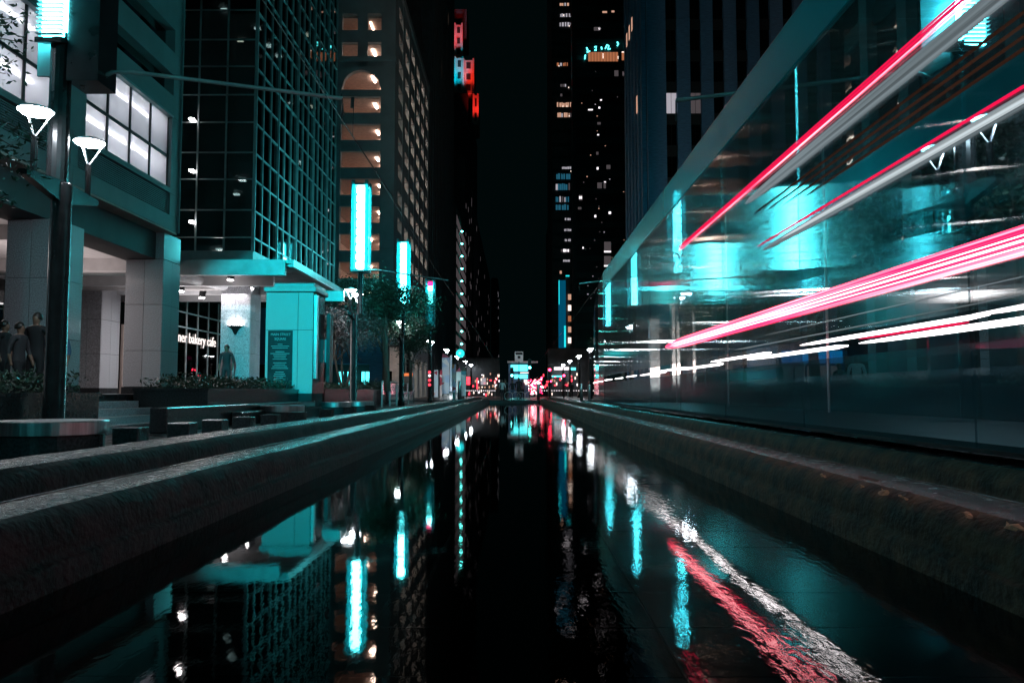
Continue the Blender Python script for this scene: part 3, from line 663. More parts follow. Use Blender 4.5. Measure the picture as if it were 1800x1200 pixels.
# ------------------------------------------------------------------ drum tables and cube bollards
def drum(x, y, z, r, label):
    t = thing('drum_table', label, 'table', (x,y,.05), 'round steel drum tables')
    MB().lathe(x, y, [(r*.93,.05),(r*.93,z-.17)], 40).build('drum_body', M['granite_dk'], t, False)
    MB().lathe(x, y, [(r*.985,z-.17),(r,z-.165),(r,z-.015),(r-.01,z-.003)], 48).build('steel_rim', M['steel'], t, False)
    MB().lathe(x, y, [(r-.02,z-.012),(r-.03,z)], 40).build('table_top', M['steel'], t); return t
drum(-5.8, 10, .5, .65, 'largest round steel drum table, beside the nearest planter'); drum(-6.2, 21.3, .5, .57, 'round steel drum table behind the row of black cubes')
drum(-6.35, 28.2, .5, .55, 'round steel drum table farther along, before its twin'); drum(-5.9, 30.2, .5, .55, 'farthest round steel drum table on the cafe side')
drum(5.95, 12.8, .42, .52, 'round steel drum seen through the tram skirt, close to the hedge wall'); drum(6.0, 19.6, .45, .6, 'round steel drum seen through the tram below the dark urn')
t = thing('cube_bollard', 'black granite cube bollard beside the largest steel drum table', 'bollard', (-4.95,10.3,.05), 'black cube bollards beside the curb')
bx('block', M['granite_dk'], t, -5.115, -4.785, 10.14, 10.46, .05, .40, b=.012)
bx('recess_base', M['joint'], t, -5.08, -4.82, 10.17, 10.43, .045, .052)
for k, (y, lb) in enumerate(((11.9,'second black cube bollard from the largest drum table'),(13.2,'third black cube bollard from the largest drum table'),(14.6,'fourth black cube bollard, just before the middle drum table'),
    (16.2,'black cube bollard in front of the middle drum table'),(18.2,'sixth black cube bollard from the largest drum table'),(21,'seventh black cube bollard, past the middle drum table'),(24,'eighth black cube bollard before the far drum tables'),(27.4,'farthest black cube bollard, by the far drum tables'))):
    copy_tree(t, (-4.95, y, .05), lb)

# ------------------------------------------------------------------ parking garage
gg = thing('parking_garage', 'concrete parking garage with arched bay and warm lit decks', 'building', (-12, 78, .2))
GX, GY, FH = -12.0, 78.0, 2.78
zt = P(630, 170, Y=GY).z     # top of first deck opening under the arch
decks = [zt - FH*i for i in range(0, 10)]
px2x = lambda px: P(px, 300, Y=GY).x
gm = mat('garage_concrete', (.30,.37,.40), .75, var=.12, scale=.8)
xl, xr_ = px2x(598), px2x(668)
# front piers and spandrels
for (a, b) in ((-22, xl), (xr_, GX)):
    zlist = [0.2, 8, 15, 22, zt+3.6, 36.9, 43]
    for c, d in zip(zlist[:-1], zlist[1:]): ub('pier', gm, gg, a, b-.0, GY, GY+.6, c+.01, d-.01)
for i, z in enumerate(decks):
    if z-1.65 > .3: ub('spandrel', gm, gg, xl+.003, xr_-.003, GY+.08, GY+.55, z-1.62-FH*.0-1.14+.0, z-1.62)
# arch lintel: boxes following an arch
q = MB(); n = 14; xc = (xl+xr_)/2; rr = (xr_-xl)/2; zc = zt+.75; ztop = zt+3.6
for k in range(n):
    a0 = xl+(xr_-xl)*k/n; a1 = xl+(xr_-xl)*(k+1)/n; am = (a0+a1)/2
    h0 = math.sqrt(max(0, rr*rr-(a0-xc)**2)); h1 = math.sqrt(max(0, rr*rr-(a1-xc)**2))
    q.add([(a0,GY+.02,zc+h0),(a1,GY+.02,zc+h1),(a1,GY+.02,ztop),(a0,GY+.02,ztop),(a0,GY+.6,zc+h0),(a1,GY+.6,zc+h1),(a1,GY+.6,ztop),(a0,GY+.6,ztop)],
          [(0,1,2,3),(4,5,6,7),(0,1,5,4),(2,3,7,6)])
q.build('arch', gm, gg); ub('spandrel', gm, gg, xl+.003, xr_-.003, GY+.1, GY+.5, zt+.02, zt+.75)
ub('cornice', gm, gg, -22, GX+.1, GY-.12, GY+.6, ztop+.02, ztop+.5)
# upper double windows
xm0, xm1, xm2, xm3 = px2x(600), px2x(626), px2x(643), px2x(671)
z0 = ztop+.5
ub('spandrel', gm, gg, xl, xr_+.003, GY+.02, GY+.6, z0+.01, P(630,118,Y=GY).z)
for za, zb in ((P(630,118,Y=GY).z, P(630,74,Y=GY).z), (P(630,53,Y=GY).z, P(630,24,Y=GY).z)): ub('mid_pier', gm, gg, xm1, xm2, GY+.02, GY+.6, za+.003, zb)
ub('spandrel', gm, gg, xl, xr_+.003, GY+.05, GY+.6, P(630,74,Y=GY).z+.003, P(630,53,Y=GY).z); ub('spandrel', gm, gg, xl, xr_+.003, GY+.03, GY+.6, P(630,24,Y=GY).z+.003, 43)
# slabs and lamps
allz = decks + [zt+FH*k for k in (1,2,3,4)]
allz.sort()
for z in allz:
    if z < 3: continue
    bx('deck_slab', M['brick'], gg, -26, GX-.62, GY+.62, 108, z+.02, z+.28)
    if z < 43:
        for yy in (80.5,):
            for x in (-14.35,): 
                dx_ = (int(z*7)%5-2)*.22; MB().box(x-.09+dx_, x+.09+dx_, yy-.7+dx_, yy+.7, z-.11, z-.04).build('deck_lamp', M['e_garage' if int(z*3)%4 else 'e_garage2'], gg)
        bx('deck_lamp', M['e_garage'], gg, -14.2, -14.02, 83, 107, z-.10, z-.06)
bx('rear_wall', M['brick'], gg, -18.5, -18.3, GY+.7, 108, .2, 42.8)
# side facade
bays = [78.6 + 4.9*k for k in range(7)]
for k, yb in enumerate(bays[:-1]):
    ub('pier', gm, gg, GX-.6, GX-.0, yb+.1 if k else 78.61, yb+1.9, .2, 43)
    z = .3; 
    for z1 in allz:
        if z1 < 3: continue
        ub('spandrel', gm, gg, GX-.55, GX-.05, yb+1.903, yb+5.0-.003, z1-.45, z1+1.0 if z1+1.0 < 43 else 43)
ub('pier', gm, gg, GX-.6, GX-.0, bays[-1]+.103, bays[-1]+1.6, .2, 43); ub('cornice', gm, gg, GX-.5, GX+.15, 78, 109, 42.6, 43.4)
bx('roof', M['roof'], gg, -26, GX-.61, GY+.61, 108, 43.0, 43.3)
bx('rear_end_wall', gm, gg, -26, GX-.61, 108.01, 108.4, .2, 43)

# low shop row between glass building and garage
sh = thing('shop_pavilion', 'low pale pavilion with cyan lit shop windows behind the plaza trees', 'shop', (-12, 62, .2))
bx('wall', M['bluestone'], sh, -22, -9.4, 58, 59, 2.9, 7.0); 
for (a,b) in ((-22,-19.1),(-10.6,-9.4)): bx('pier', M['bluestone'], sh, a, b, 58, 59, .05, 2.895)
for px0, px1, m in ((596,604,'e_screen'),(611,626,'e_screen'),(636,641,'e_screen'),(643,652,'e_screen')):
    a = P(px0,660,Y=58.6).x; b = P(px1,660,Y=58.6).x; ub('shop_window', M[m], sh, a, b, 58.55, 58.6, 1.2, 2.35)
    for k in range(4):
        xx = a+(b-a)*(k+.5)/4; ub('display_item', M['cloth_pk' if k%2 else 'cloth_dk'], sh, xx-.06, xx+.05, 58.4, 58.45, 1.2, 1.35+.25*((k*7)%4)/3)
bx('back_wall', M['dark'], sh, -22, -9.4, 59.5, 59.7, .05, 7); bx('roof', M['roof'], sh, -22, -9.4, 58, 66, 7.01, 7.2)
hs = thing('corner_shop', 'small pink stucco corner building with dark windows and orange sign', 'building', (-11, 70, .2))
bx('wall', M['brick'], hs, -14.5, -9.6, 66.5, 75, .2, 4.6)
for a in (-12.4,-11.4,-10.5): ub('window', M['g_dark'], hs, a-.25, a+.25, 66.44, 66.49, 1.0, 2.6)
for a in (68,70.5,73): ub('window', M['g_dark'], hs, -9.59, -9.55, a, a+1.2, 2.4, 3.8)
bx('sign_box', emis('orange_sign', (1,.25,.08), .8), hs, -9.5, -8.6, 67, 67.15, 2.2, 2.45); bx('roof', M['roof'], hs, -14.6, -9.5, 66.4, 75.1, 4.61, 4.8)
area('street_wash', (-9.5, 64, 3.4), 1.2, 1.2, 16, (1,.75,.68), (R(80),0,R(20)))

# ------------------------------------------------------------------ far towers, left
def tower(label, x0, x1, y0, y1, h, m, name='office_tower', cat='building'):
    t = thing(name, label, cat, ((x0+x1)/2, y0, .2)); bx('body', m, t, x0, x1, y0, y1, .2, h); bx('roof', M['roof'], t, x0+.3, x1-.3, y0+.3, y1-.3, h+.004, h+.8); return t
dk1 = mat('dark_ribbed_stone', (.05,.07,.08), .7, var=.25, scale=1.5)
rn = random.Random(11)
t = tower('very dark ribbed tower directly beyond the parking garage', -34, -12, 113, 148, 150, dk1)
for k in range(16): ub('rib', dk1, t, -11.996, -11.7, 113.5+k*2.4, 114.1+k*2.4, .2, 150)
for k in range(5): ub('rib', dk1, t, -12.6-k*1.3, -12.3-k*1.3, 112.7, 112.996, .2, 150)
for (yy, z) in ((133,60),(137,66),(124,52),(146,83),(119,86)): ub('lit_window', M['e_warm'], t, -11.995, -11.96, yy, yy+1, z, z+1.8)
t = tower('mid-height building with a column of pale lit windows and cyan lamps on its side', -30, -12, 160, 196, 39, M['concrete_dk'])
for k in range(13):
    z = 37.5 - k*2.75
    f = ub('lit_window', M['e_cool'], t, P(784,400,Y=160).x, P(793,400,Y=160).x, 159.94, 159.99, z-1.9, z); 
    for j in range(9): ub('window', M['e_dim'], t, -11.99, -11.95, 162+j*3.6, 164.4+j*3.6, z-2.1, z-.2)
    if k % 1 == 0: MB().lathe(-11.6, 173, [(.10,z-1.6),(.28,z-1.45),(.10,z-1.3)], 8).build('wall_lamp', M['e_sgreen'], t)
t = tower('dark narrow tower rising between the lit window column and the coloured crown', -26, -13, 205, 240, 62, dk1)
for k in range(30): ub('lit_window', M['e_dim' if k%3 else 'e_cool'], t, -12.99, -12.95, 206+rn.uniform(0,30), 207+rn.uniform(0,30), 20+rn.uniform(0,68), 0) if False else ub('lit_window', M['e_dim'], t, -12.99, -12.95, (a:=206+rn.uniform(0,30)), a+1.2, (b:=14+rn.uniform(0,44)), b+1.3)
t = tower('dark distant block at the far end of the street on the lamp side', -40, -13, 250, 420, 60, dk1)
for k in range(26): ub('lit_window', M['e_dim'], t, -12.99, -12.95, (a:=252+rn.uniform(0,150)), a+1.6, (b:=6+rn.uniform(0,50)), b+1.6)
t = tower('low dark block before the deepest end of the street', -13, -9.2, 430, 470, 62, dk1)
for k in range(8): ub('lit_window', M['e_cool'], t, -9.19, -9.15, (a:=431+rn.uniform(0,36)), a+1.6, (b:=6+rn.uniform(0,50)), b+1.3)
# floodlit crown tower
ct = thing('crown_tower', 'distant stepped tower whose crown is floodlit red and cyan', 'building', (-18, 300, .2))
CY = 300; stone = mat('floodlit_limestone', (.45,.43,.40), .8, var=.15, scale=.6)
def tier(pxa, pxb, yt, yb, Y, dep, m=stone, nw=2, rows=3, wh=.28):
    a = P(pxa, yt, Y=Y); b = P(pxb, yb, Y=Y); bx('tier', m, ct, a.x, b.x, Y, Y+dep, b.z, a.z)
    H = a.z-b.z; W = b.x-a.x
    for i in range(nw+1):
        xx = a.x+W*i/nw; ub('pilaster', m, ct, xx-.3, xx+.3, Y-.5, Y-.005, b.z, a.z+.6)
    for i in range(nw):
        for j in range(rows):
            xc = a.x+W*(i+.5)/nw; zc = b.z+H*(j+.5)/rows; ub('window', M['dark'], ct, xc-W/nw*.22, xc+W/nw*.22, Y-.06, Y-.005, zc-H/rows*wh, zc+H/rows*wh)
bx('tower_shaft', dk1, ct, P(770,400,Y=CY).x, P(822,400,Y=CY).x, CY-1, CY+30, .2, P(800,166,Y=CY).z)
bx('tower_shaft', dk1, ct, P(822,400,Y=CY).x, P(832,400,Y=CY).x, CY-.5, CY+30, .2, P(800,218,Y=CY).z)
tier(788, 812, 44, 100, CY+3, 20); tier(787, 814, 102, 164, CY+1.5, 20); tier(815, 832, 106, 164, CY+1, 20, nw=1); tier(832.5, 840, 168, 218, CY, 18, nw=1, rows=2)
bx('tower_cap', dk1, ct, P(790,40,Y=CY+3).x, P(820,40,Y=CY+3).x, CY+4, CY+20, P(800,60,Y=CY).z, P(800,8,Y=CY).z)
def flood(px, py, Y, w_, e, c, up=True):
    p = P(px, py, Y=Y); area('floodlight', p, w_, 1, e, c, (R(180-14), 0, 0), spread=R(50))
flood(800, 101, CY-1.8, 5, 480, (1,.012,.012)); flood(800, 165, CY-3.0, 5, 700, (0,.6,.85)); flood(823, 165, CY-3.2, 3, 420, (1,.03,.012)); flood(836, 219, CY-4, 2, 420, (1,.03,.02))


# ------------------------------------------------------------------ right: blue stone building
bs = thing('stone_office_building', 'tall blue-grey stone office building with vertical window bays behind the tram roof', 'building', (12, 71, .2))
BX, BY, BH = 12.0, 71.0, 62
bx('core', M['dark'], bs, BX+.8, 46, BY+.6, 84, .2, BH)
pxs = [1140, 1173, 1216, 1257, 1299, 1340, 1382, 1423, 1465]
xx = [P(p, 300, Y=BY).x for p in pxs]
for i in range(len(xx)-1):
    a = xx[i]+(0 if i == 0 else 1.0); b = xx[i+1]
    z = .2
    while z < BH: e = min(z+5.8, BH); ub('stone_pier', M['bluestone'], bs, a, b-.0, BY, BY+.6, z+.01, e-.01); z = e
    z = 2.6; j = 0
    while z < BH-3:
        ub('spandrel', M['dark'], bs, b+.003, b+.997, BY+.25, BY+.6, z+1.95, z+2.95)
        lit = (i, round(P(1180,157,Y=BY).z/2.95)) ; zc = z+.9
        py = 689-(zc-EYE)/71*1400
        m = M['g_dark']
        if i == 0 and 130 < py < 186: m = M['e_cool']
        elif i == 1 and 130 < py < 186: m = M['e_dim']
        elif False: m = M['e_dim']
        for s_ in (0, 1): ub('window_pane', m, bs, b+.03+s_*.49, b+.48+s_*.49, BY+.35, BY+.38, z+.02, z+1.93)
        z += 2.95; j += 1
for k in range(6): ub('stone_rib', M['bluestone'], bs, BX-.3, BX+.75, BY+.8+k*2.1, BY+1.7+k*2.1, .2, BH)
bx('side_wall', M['dark'], bs, BX+.1, BX+.79, BY+.61, 84, .2, BH)
for (px, y0, y1) in ((1128,30,52),(1124,44,68),(1120,58,80),(1134,168,197)):
    Yq = BY+.61+ (1140-px)*.45; a = P(px, y0, Y=Yq); b = P(px, y1, Y=Yq); ub('lit_window', M['e_warm'], bs, BX-.36, BX-.31, Yq, Yq+.5, b.z, a.z)
# dark glass tower
dgm = glass('black_tower_glass', (.02,.03,.03), .7, .03, base=.05)
tw = thing('glass_skyscraper', 'black glass skyscraper with scattered lit windows and cyan reflections around an orange window row', 'building', (12, 157, .2))
TX, TY, TH = 12.0, 157.0, 125
bx('body', mat('black_cladding', (.012,.018,.02), .35, .2, var=.3), tw, TX, 36, TY, 166, .2, TH)
spn = mat('dark_spandrel', (.02,.045,.048), .4, .2)
z = 3
while z < TH: ub('spandrel_band', spn, tw, TX-.06, 36, TY-.08, TY-.005, z, z+1.1); ub('spandrel_band', spn, tw, TX-.08, TX-.005, TY, 166, z, z+1.1); z += 3.4
ub('corner_fin', spn, tw, TX-.4, TX+.25, TY-.5, TY-.09, .2, TH)
def win(px0, px1, y0, y1, m, t=tw, Y=TY-.15, nm='lit_window'):
    a = P(px0, y0, Y=Y); b = P(px1, y1, Y=Y); return ub(nm, M[m], t, a.x, b.x, Y, Y+.06, b.z, a.z)
for k in range(10): win(1034+k*5.3, 1038.6+k*5.3, 92, 108, 'e_orange')
for k in range(3): win(1093+k*5.2, 1097.6+k*5.2, 93, 106, 'e_orange')
win(1059,1061,94,103,'e_warm2'); win(1093,1112,91,92.5,'e_warm2'); win(1085,1087,99,104,'e_warm2')
for c in ((1059,1067,20,23),(1075,1080,19,22),(1101,1114,17,22)): win(*c, 'e_warm')
for c in ((1044,1055,48,54),(1080,1087,124,134),(1094,1099,126,133),(1050,1056,215,219),(1050,1058,321,331),(1061,1065,320,331),(1062,1074,425,443),(1062,1074,450,468),(1048,1052,267,272),(1018,1024,343,352),(1016,1022,364,368),(1066,1073,290,297)): win(*c, 'e_dim')
for c in ((1052,1055,49,53),(1052,1055,188,191),(1049,1052,294,298),(1062,1074,441,443.5),(1062,1074,466,468.5),(1018,1023,345,350),(1045,1048,378,382),(1062,1065,319,322),(1050,1053,236,238),(1024,1026,434,437),(1055,1058,175,177),(1034,1042,192,194),(1070,1074,372,376)): win(*c, 'e_coolb')
for _ in range(42):
    px = rn.uniform(1014,1100); py = rn.uniform(120,560); win(px, px+rn.uniform(.9,2.2), py, py+rn.uniform(.8,1.8), rn.choice(['e_dim','e_warm','e_cool','e_dim']))
# cyan reflections on the facade, built as glowing squiggles around the orange windows
for pts in (((1031,84),(1033,88),(1032,92),(1037,90)),((1029,97),(1028,104)),((1045,83),(1048,82),(1048,89),(1045,88)),((1057,83),(1058,87)),((1064,86),(1067,79),(1070,81),(1069,87),(1073,86)),((1085,74),(1087,78),(1085,81)),((1099,78),(1103,83),(1101,88),(1106,86)),((1104,92),(1108,96),(1107,100))):
    MB().tube([P(a,b,Y=TY-.4) for a,b in pts], .12, 6).build('reflection_squiggle', M['e_cyan2'], tw)
# side of the tower: rows of lit windows towards the street
sl = thing('slender_tower', 'slender black tower with rows of pale and blue lit windows left of the glass skyscraper', 'building', (12, 200, .2))
bx('body', M['concrete_dk'], sl, P(971,300,Y=200).x, P(1012,300,Y=200).x, 200, 230, .2, 130)
z = 4
while z < 128: ub('floor_band', spn, sl, P(970.6,300,Y=200).x, P(1008,300,Y=200).x, 199.9, 199.995, z, z+.9); z += 3.3
for (y0, h, m, a0, a1) in ((8,5,'e_warm',984,1000),(27,6,'e_cool',985,1005),(43,7,'e_cool',984,1005),(113,6,'e_orange',979,1000),(150,5,'e_dim',985,995),(167,5,'e_dim',985,989),(184,8,'e_warm',979,1005),(202,8,'e_warm',980,1005),
        (295,4,'e_cool',988,1004),(310,10,'e_bluew',978,1004),(328,12,'e_bluew',977,1003),(350,10,'e_bluew',977,1000),(364,10,'e_bluew',977,1000),(385,4,'e_cool',993,1004),(404,4,'e_cool',992,1004),(422,4,'e_cool',993,1003),(440,5,'e_coolb',986,1003),(458,4,'e_cool',990,1003),(478,6,'e_warm',984,989)):
    a = a0
    while a < a1-1.5:
        w_ = rn.choice((1.6,2.4,3.4)); win(a, min(a+w_, a1), y0-h/2+rn.uniform(0,h*.2), y0+h/2, m if rn.random() < .72 else rn.choice(['e_dim','e_cool']), t=sl, Y=199.8); a += w_+rn.choice((.5,.6,2))
for (a, b) in ((990,26),(1000,45),(982,115),(989,186),(1000,203),(996,186),(999,153),(1003,300)): win(a, a+1.2, b, b+2, 'e_warm2', t=sl, Y=199.7)
# cyan pylon and low far buildings right
py_ = thing('lit_pylon', 'tall cyan-edged glass stair tower at the foot of the black skyscraper', 'tower', (11, 130, .2))
a = P(983, 610, Y=130); b = P(1001, 482, Y=130)
bx('shaft', M['e_blue'], py_, a.x, a.x+1.1, 130, 132, .2, b.z-1); bx('shaft', M['concrete_dk'], py_, a.x+1.1, b.x, 130.2, 133, .2, b.z-.4)
bx('edge_light', M['e_cyan'], py_, a.x+1.12, b.x, 130.05, 130.15, b.z-.35, b.z-.15); bx('edge_light', M['e_cyan'], py_, a.x-.05, a.x+.08, 129.9, 129.99, b.z-5, b.z-1)
bx('edge_light', M['e_cyan'], py_, a.x+.8, a.x+1.09, 129.9, 129.99, a.z, a.z+3.5)
for k in range(7): win(998.5, 1004, 517+k*19, 527+k*19, ('e_warm','e_warm2','e_orange')[k%3], t=py_, Y=129.8)
fb = tower('dim far block with a stack of pale windows beyond the cyan stair tower', 13, 30, 262, 330, 66, dk1)
for k in range(12): ub('lit_window', M['e_dim' if k%3 else 'e_cool'], fb, 12.95, 12.99, 266, 273, 8+k*4.4, 10+k*4.4)

# right near dark building behind the tram
nb = thing('dark_facade_building', 'dark stone and glass building behind the nearest lamps and tram', 'building', (12.5, 16, .05))
bx('body', M['concrete_dk'], nb, 12.5, 24, 2, 29, 5.2, 26)
for k in range(10):
    y0 = 2.4+k*2.7; ub('pier', M['concrete'], nb, 12.1, 12.495, y0, y0+.6, .06, 26)
    for j in range(7): ub('window_pane', M['g_dark'], nb, 12.42, 12.45, y0+.65, y0+2.65, 5.4+j*2.9, 7.9+j*2.9)
for j in range(8): ub('spandrel', M['concrete_dk'], nb, 12.3, 12.49, 2, 29, 4.7+j*2.9, 5.35+j*2.9)
bx('shop_wall', mat('plum_wall', (.16,.12,.15), .7, var=.3), nb, 13.2, 13.4, 2, 29, .06, 5.19)
bx('roof', M['roof'], nb, 12.5, 24, 2, 29, 26.01, 26.2)
pl = thing('stone_pillar', 'pale square stone pillar rising from the hedge behind the tram', 'pillar', (10.1, 17, .05))
column(pl, 9.75, 10.12, 17, 17.4, .06, 4.6, 1.3, M['granite'], nx=1)

# portal columns with ornate grille
pc = thing('portal_column', 'pale stone portal column with an ornate scrolled iron grille', 'column', (8.3, 40, .05))
column(pc, 7.9, 8.37, 40, 40.5, .06, 5.3, 1.25, M['granite'], nx=1); column(pc, 8.98, 9.12, 40.05, 40.4, .06, 5.2, 1.25, M['granite'], nx=1)
q = MB()
for xs_ in (8.53, 8.82):
    z = 1.0
    while z < 5.0:
        for sgn in (1,-1):
            pts = []
            for k in range(12):
                a = k*.52; r_ = .135*(1-k/15); pts.append((xs_+sgn*r_*math.cos(a)*.9, 40.2, z+.16+sgn*r_*math.sin(a)*1.1))
            q.tube(pts, .014, 5)
        z += .36
for xs_ in (8.40, 8.675, 8.95): q.tube([(xs_,40.2,.8),(xs_,40.2,5.15)], .018, 6)
q.build('scroll_grille', M['post'], pc)
bx('grille_backing', M['e_dim'], pc, 8.38, 8.97, 40.7, 40.72, .8, 5.2)
pc2 = thing('portal_column', 'smaller plain pale stone portal column beside the grilled one', 'column', (8.4, 48, .05))
column(pc2, 8.15, 8.75, 48, 48.6, .06, 5.3, 1.25, M['granite'], nx=1)
l = bpy.data.lights.new('column_uplight', 'SPOT')
def spot(name, loc, tgt, e, c, ang=50, blend=.6, rad=.1):
    l = bpy.data.lights.new(name, 'SPOT'); l.energy = e; l.color = c; l.spot_size = R(ang); l.spot_blend = blend; l.shadow_soft_size = rad
    o = bpy.data.objects.new(name, l); col.objects.link(o); o.location = loc
    o.rotation_euler = (Vector(tgt)-Vector(loc)).to_track_quat('-Z', 'Y').to_euler(); return o
spot('column_uplight', (8.0, 37.6, 1.2), (8.3, 40.2, 3.0), 2800, (1,.68,.56), 75); spot('column_uplight', (8.3, 45.6, .6), (8.45, 48.2, 2.8), 2800, (1,.70,.58), 70)
# low planter walls on the right
bp_ = M['granite_dk']
planter('hedge_planter', 'grey granite hedge planter behind the tram below the stone pillar', 7.5, 9.6, 6, 20.3, .05, .95, M['leaf'], .42, 4500, 6, wallm=M['concrete_dk'])
planter('hedge_planter', 'granite planter wall at the foot of the portal columns', 6.9, 9.4, 22.5, 38, .05, .85, M['leaf'], .3, 2500, 7, wallm=M['concrete_dk'])
planter('hedge_planter', 'far granite planter with shrubs beyond the portal columns', 6.6, 9.6, 50, 61, .05, .85, M['leaf'], 1.0, 3000, 8, wallm=M['concrete_dk'])
ur = thing('urn_planter', 'dark tapered urn planter seen through the tram', 'urn', (7.0, 21.3, .05))
MB().lathe(7.0, 21.3, [(.25,.05),(.30,.3),(.32,.6),(.36,.9),(.39,1.02),(.34,1.02)], 20).build('bowl', M['granite_dk'], ur, True); MB().lathe(7.0, 21.3, [(.33,.98),(.33,1.0)], 18).build('soil', M['soil'], ur)
rl = thing('steel_railing', 'low steel rail with two uprights on the sidewalk by the tram end', 'railing', (4.9, 36, .05))
MB().tube([(5.0,30,.05),(5.0,30,.55),(5.0,44,.55),(5.0,44,.05)], .025, 8).build('rail', M['steel'], rl); MB().tube([(5.0,37,.05),(5.0,37,.54)], .02, 8).build('upright', M['steel'], rl)
bk = thing('shop_kiosk', 'blue lit kiosk front behind the hedge seen through the tram', 'kiosk', (9.8, 30, .05))
bx('body', M['cloth_bl'], bk, 9.6, 12, 29, 33, .06, 2.9); bx('lit_fascia', emis('blue_light', (.0,.22,.6), .6), bk, 9.7, 11.9, 28.93, 28.99, 1.9, 2.35); bx('roof', M['roof'], bk, 9.4, 12.2, 28.8, 33.2, 2.91, 3.05)
for k in range(5):
    z0 = 1.2; ub('window_pane', M['e_dim'], bk, 9.75+k*.43, 10.1+k*.43, 28.95, 28.98, 1.0, 1.8)

# ------------------------------------------------------------------ tram
tm = thing('tram', 'long see-through tram beside the pool, its motion blur built as glass and glowing light trails', 'tram', (3.8, 8, .05))
TX0, TX1, T0, T1 = 2.52, 5.12, -6.0, 22.6  # glass body stands in for the translucent blur of a passing tram
bx('underframe', M['steel_dk'], tm, TX0+.15, TX1-.15, T0+.2, T1-.2, .50, .56)
bx('floor', M['tgrey'], tm, TX0+.03, TX1-.03, T0+.05, T1-.05, .565, .60) if False else None
nb_ = 11; L_ = (T1-T0)/nb_
for k in range(nb_):
    a = T0+k*L_; b = a+L_
    for x, s_ in ((TX0,1),(TX1-.02,-1)):
        ub('skirt_panel', M['g_skirt'], tm, x, x+.02, a+.006, b-.006, .545, 1.12)
        ub('window_pane', M['g_tram'], tm, x, x+.015, a+.012, b-.012, 1.30, 3.78)
    ub('roof_pane', M['g_roof'], tm, TX0+.1, TX1-.1, a+.02, b-.02, 4.20, 4.215)
for x in (TX0, TX1-.05):
    f_ = ub('roof_fairing', M['g_skirt'] if False else glass('blurred_tram_fairing', (.35,.58,.6), .9, .2, diffuse=.5, dcol=(.0,.85,.95)), tm, x, x+.05, T0, T1, 3.80, 4.26)
    ub('cant_rail', M['tteal'], tm, x+.005, x+.045, T0, T1, 4.262, 4.275)
# the moving tram's light trails, as glowing strips (z, thickness, start y, material)
def line(z, h, y0, y1, m, off=0, name='light_trail'):
    a, b = TX0-.012-off, TX0-.002-off; L_e = min(1.6, (y1-y0)*.3) if h > .01 else .3
    pr = [(y0+.25*L_e*(1 if y0 > 3 else 0), h/2*(.999)), (y1-L_e, h/2), (y1-L_e*.4, h/2*.72), (y1-L_e*.1, h/2*.38), (y1, h/2*.05)]
    if y0 > 3: pr = [(y0, h/2*.3)] + pr
    vs = []; fs = []
    for y_, k_ in pr: vs += [(a,y_,z-k_),(b,y_,z-k_),(b,y_,z+k_),(a,y_,z+k_)]
    for i in range(len(pr)-1): fs += [(i*4+j, i*4+(j+1)%4, i*4+4+(j+1)%4, i*4+4+j) for j in range(4)]
    fs += [(0,1,2,3), tuple(len(pr)*4-4+j for j in range(4))]
    return MB().add(vs, fs).build(name, M[m], tm)
line(3.045, .016, 3.0, 12.1, 'e_redtop'); line(3.015, .008, 3.0, 12.1, 'e_red'); line(3.07, .008, 3.0, 12.1, 'e_redtop')
line(2.90, .12, 2.5, 8.6, 'e_grey'); 
line(2.355, .014, 2.0, 8.2, 'e_redtop'); line(2.285, .075, 2.0, 8.0, 'e_grey'); line(2.29, .045, 2.0, 7.4, 'e_grey2', .004)
for k in range(4): line(2.72-k*.06, .015, 2.5, 8.3-k*.5, 'e_brown')
line(1.60, .150, 1.5, 13.3, 'e_red', -.004); 
for dz, h in ((.022,.006),(-.004,.012),(-.034,.006)): line(1.60+dz, h, 1.5, 12.9-abs(dz)*8, 'e_redhot', .004)
def nx_(y): return .55*((max(y,22.6)-22.6)/7.9)**2
# white dashed light trail low on the side, also glowing strips
y = 62; dashes = [(2.0,4.4,.03,1.27),(2.0,5.8,.035,1.205),(4.2,7.0,.028,1.26),(6.0,8.6,.03,1.20),(7.8,10.2,.028,1.235),(9.6,12.2,.03,1.19),(11.6,14,.026,1.21),(13.2,16,.028,1.185),(16.4,18,.024,1.19),(18.5,20,.024,1.18),(20.6,22.3,.024,1.18)]
for a, b in ((22.9,24.2),(24.8,26),(26.6,27.6)): ub('light_trail', M['e_white'], tm, TX0+nx_(b)-.03, TX0+nx_(b)-.02, a, b, 1.15, 1.175)
for a, b, h, z in dashes: line(z, h, a, b, 'e_white', .004)
line(1.235, .012, 4.4, 5.8, 'e_redtop', .004)
line(1.33, .006, 2, 9, 'e_grey'); line(1.42, .004, 2, 8, 'e_grey')
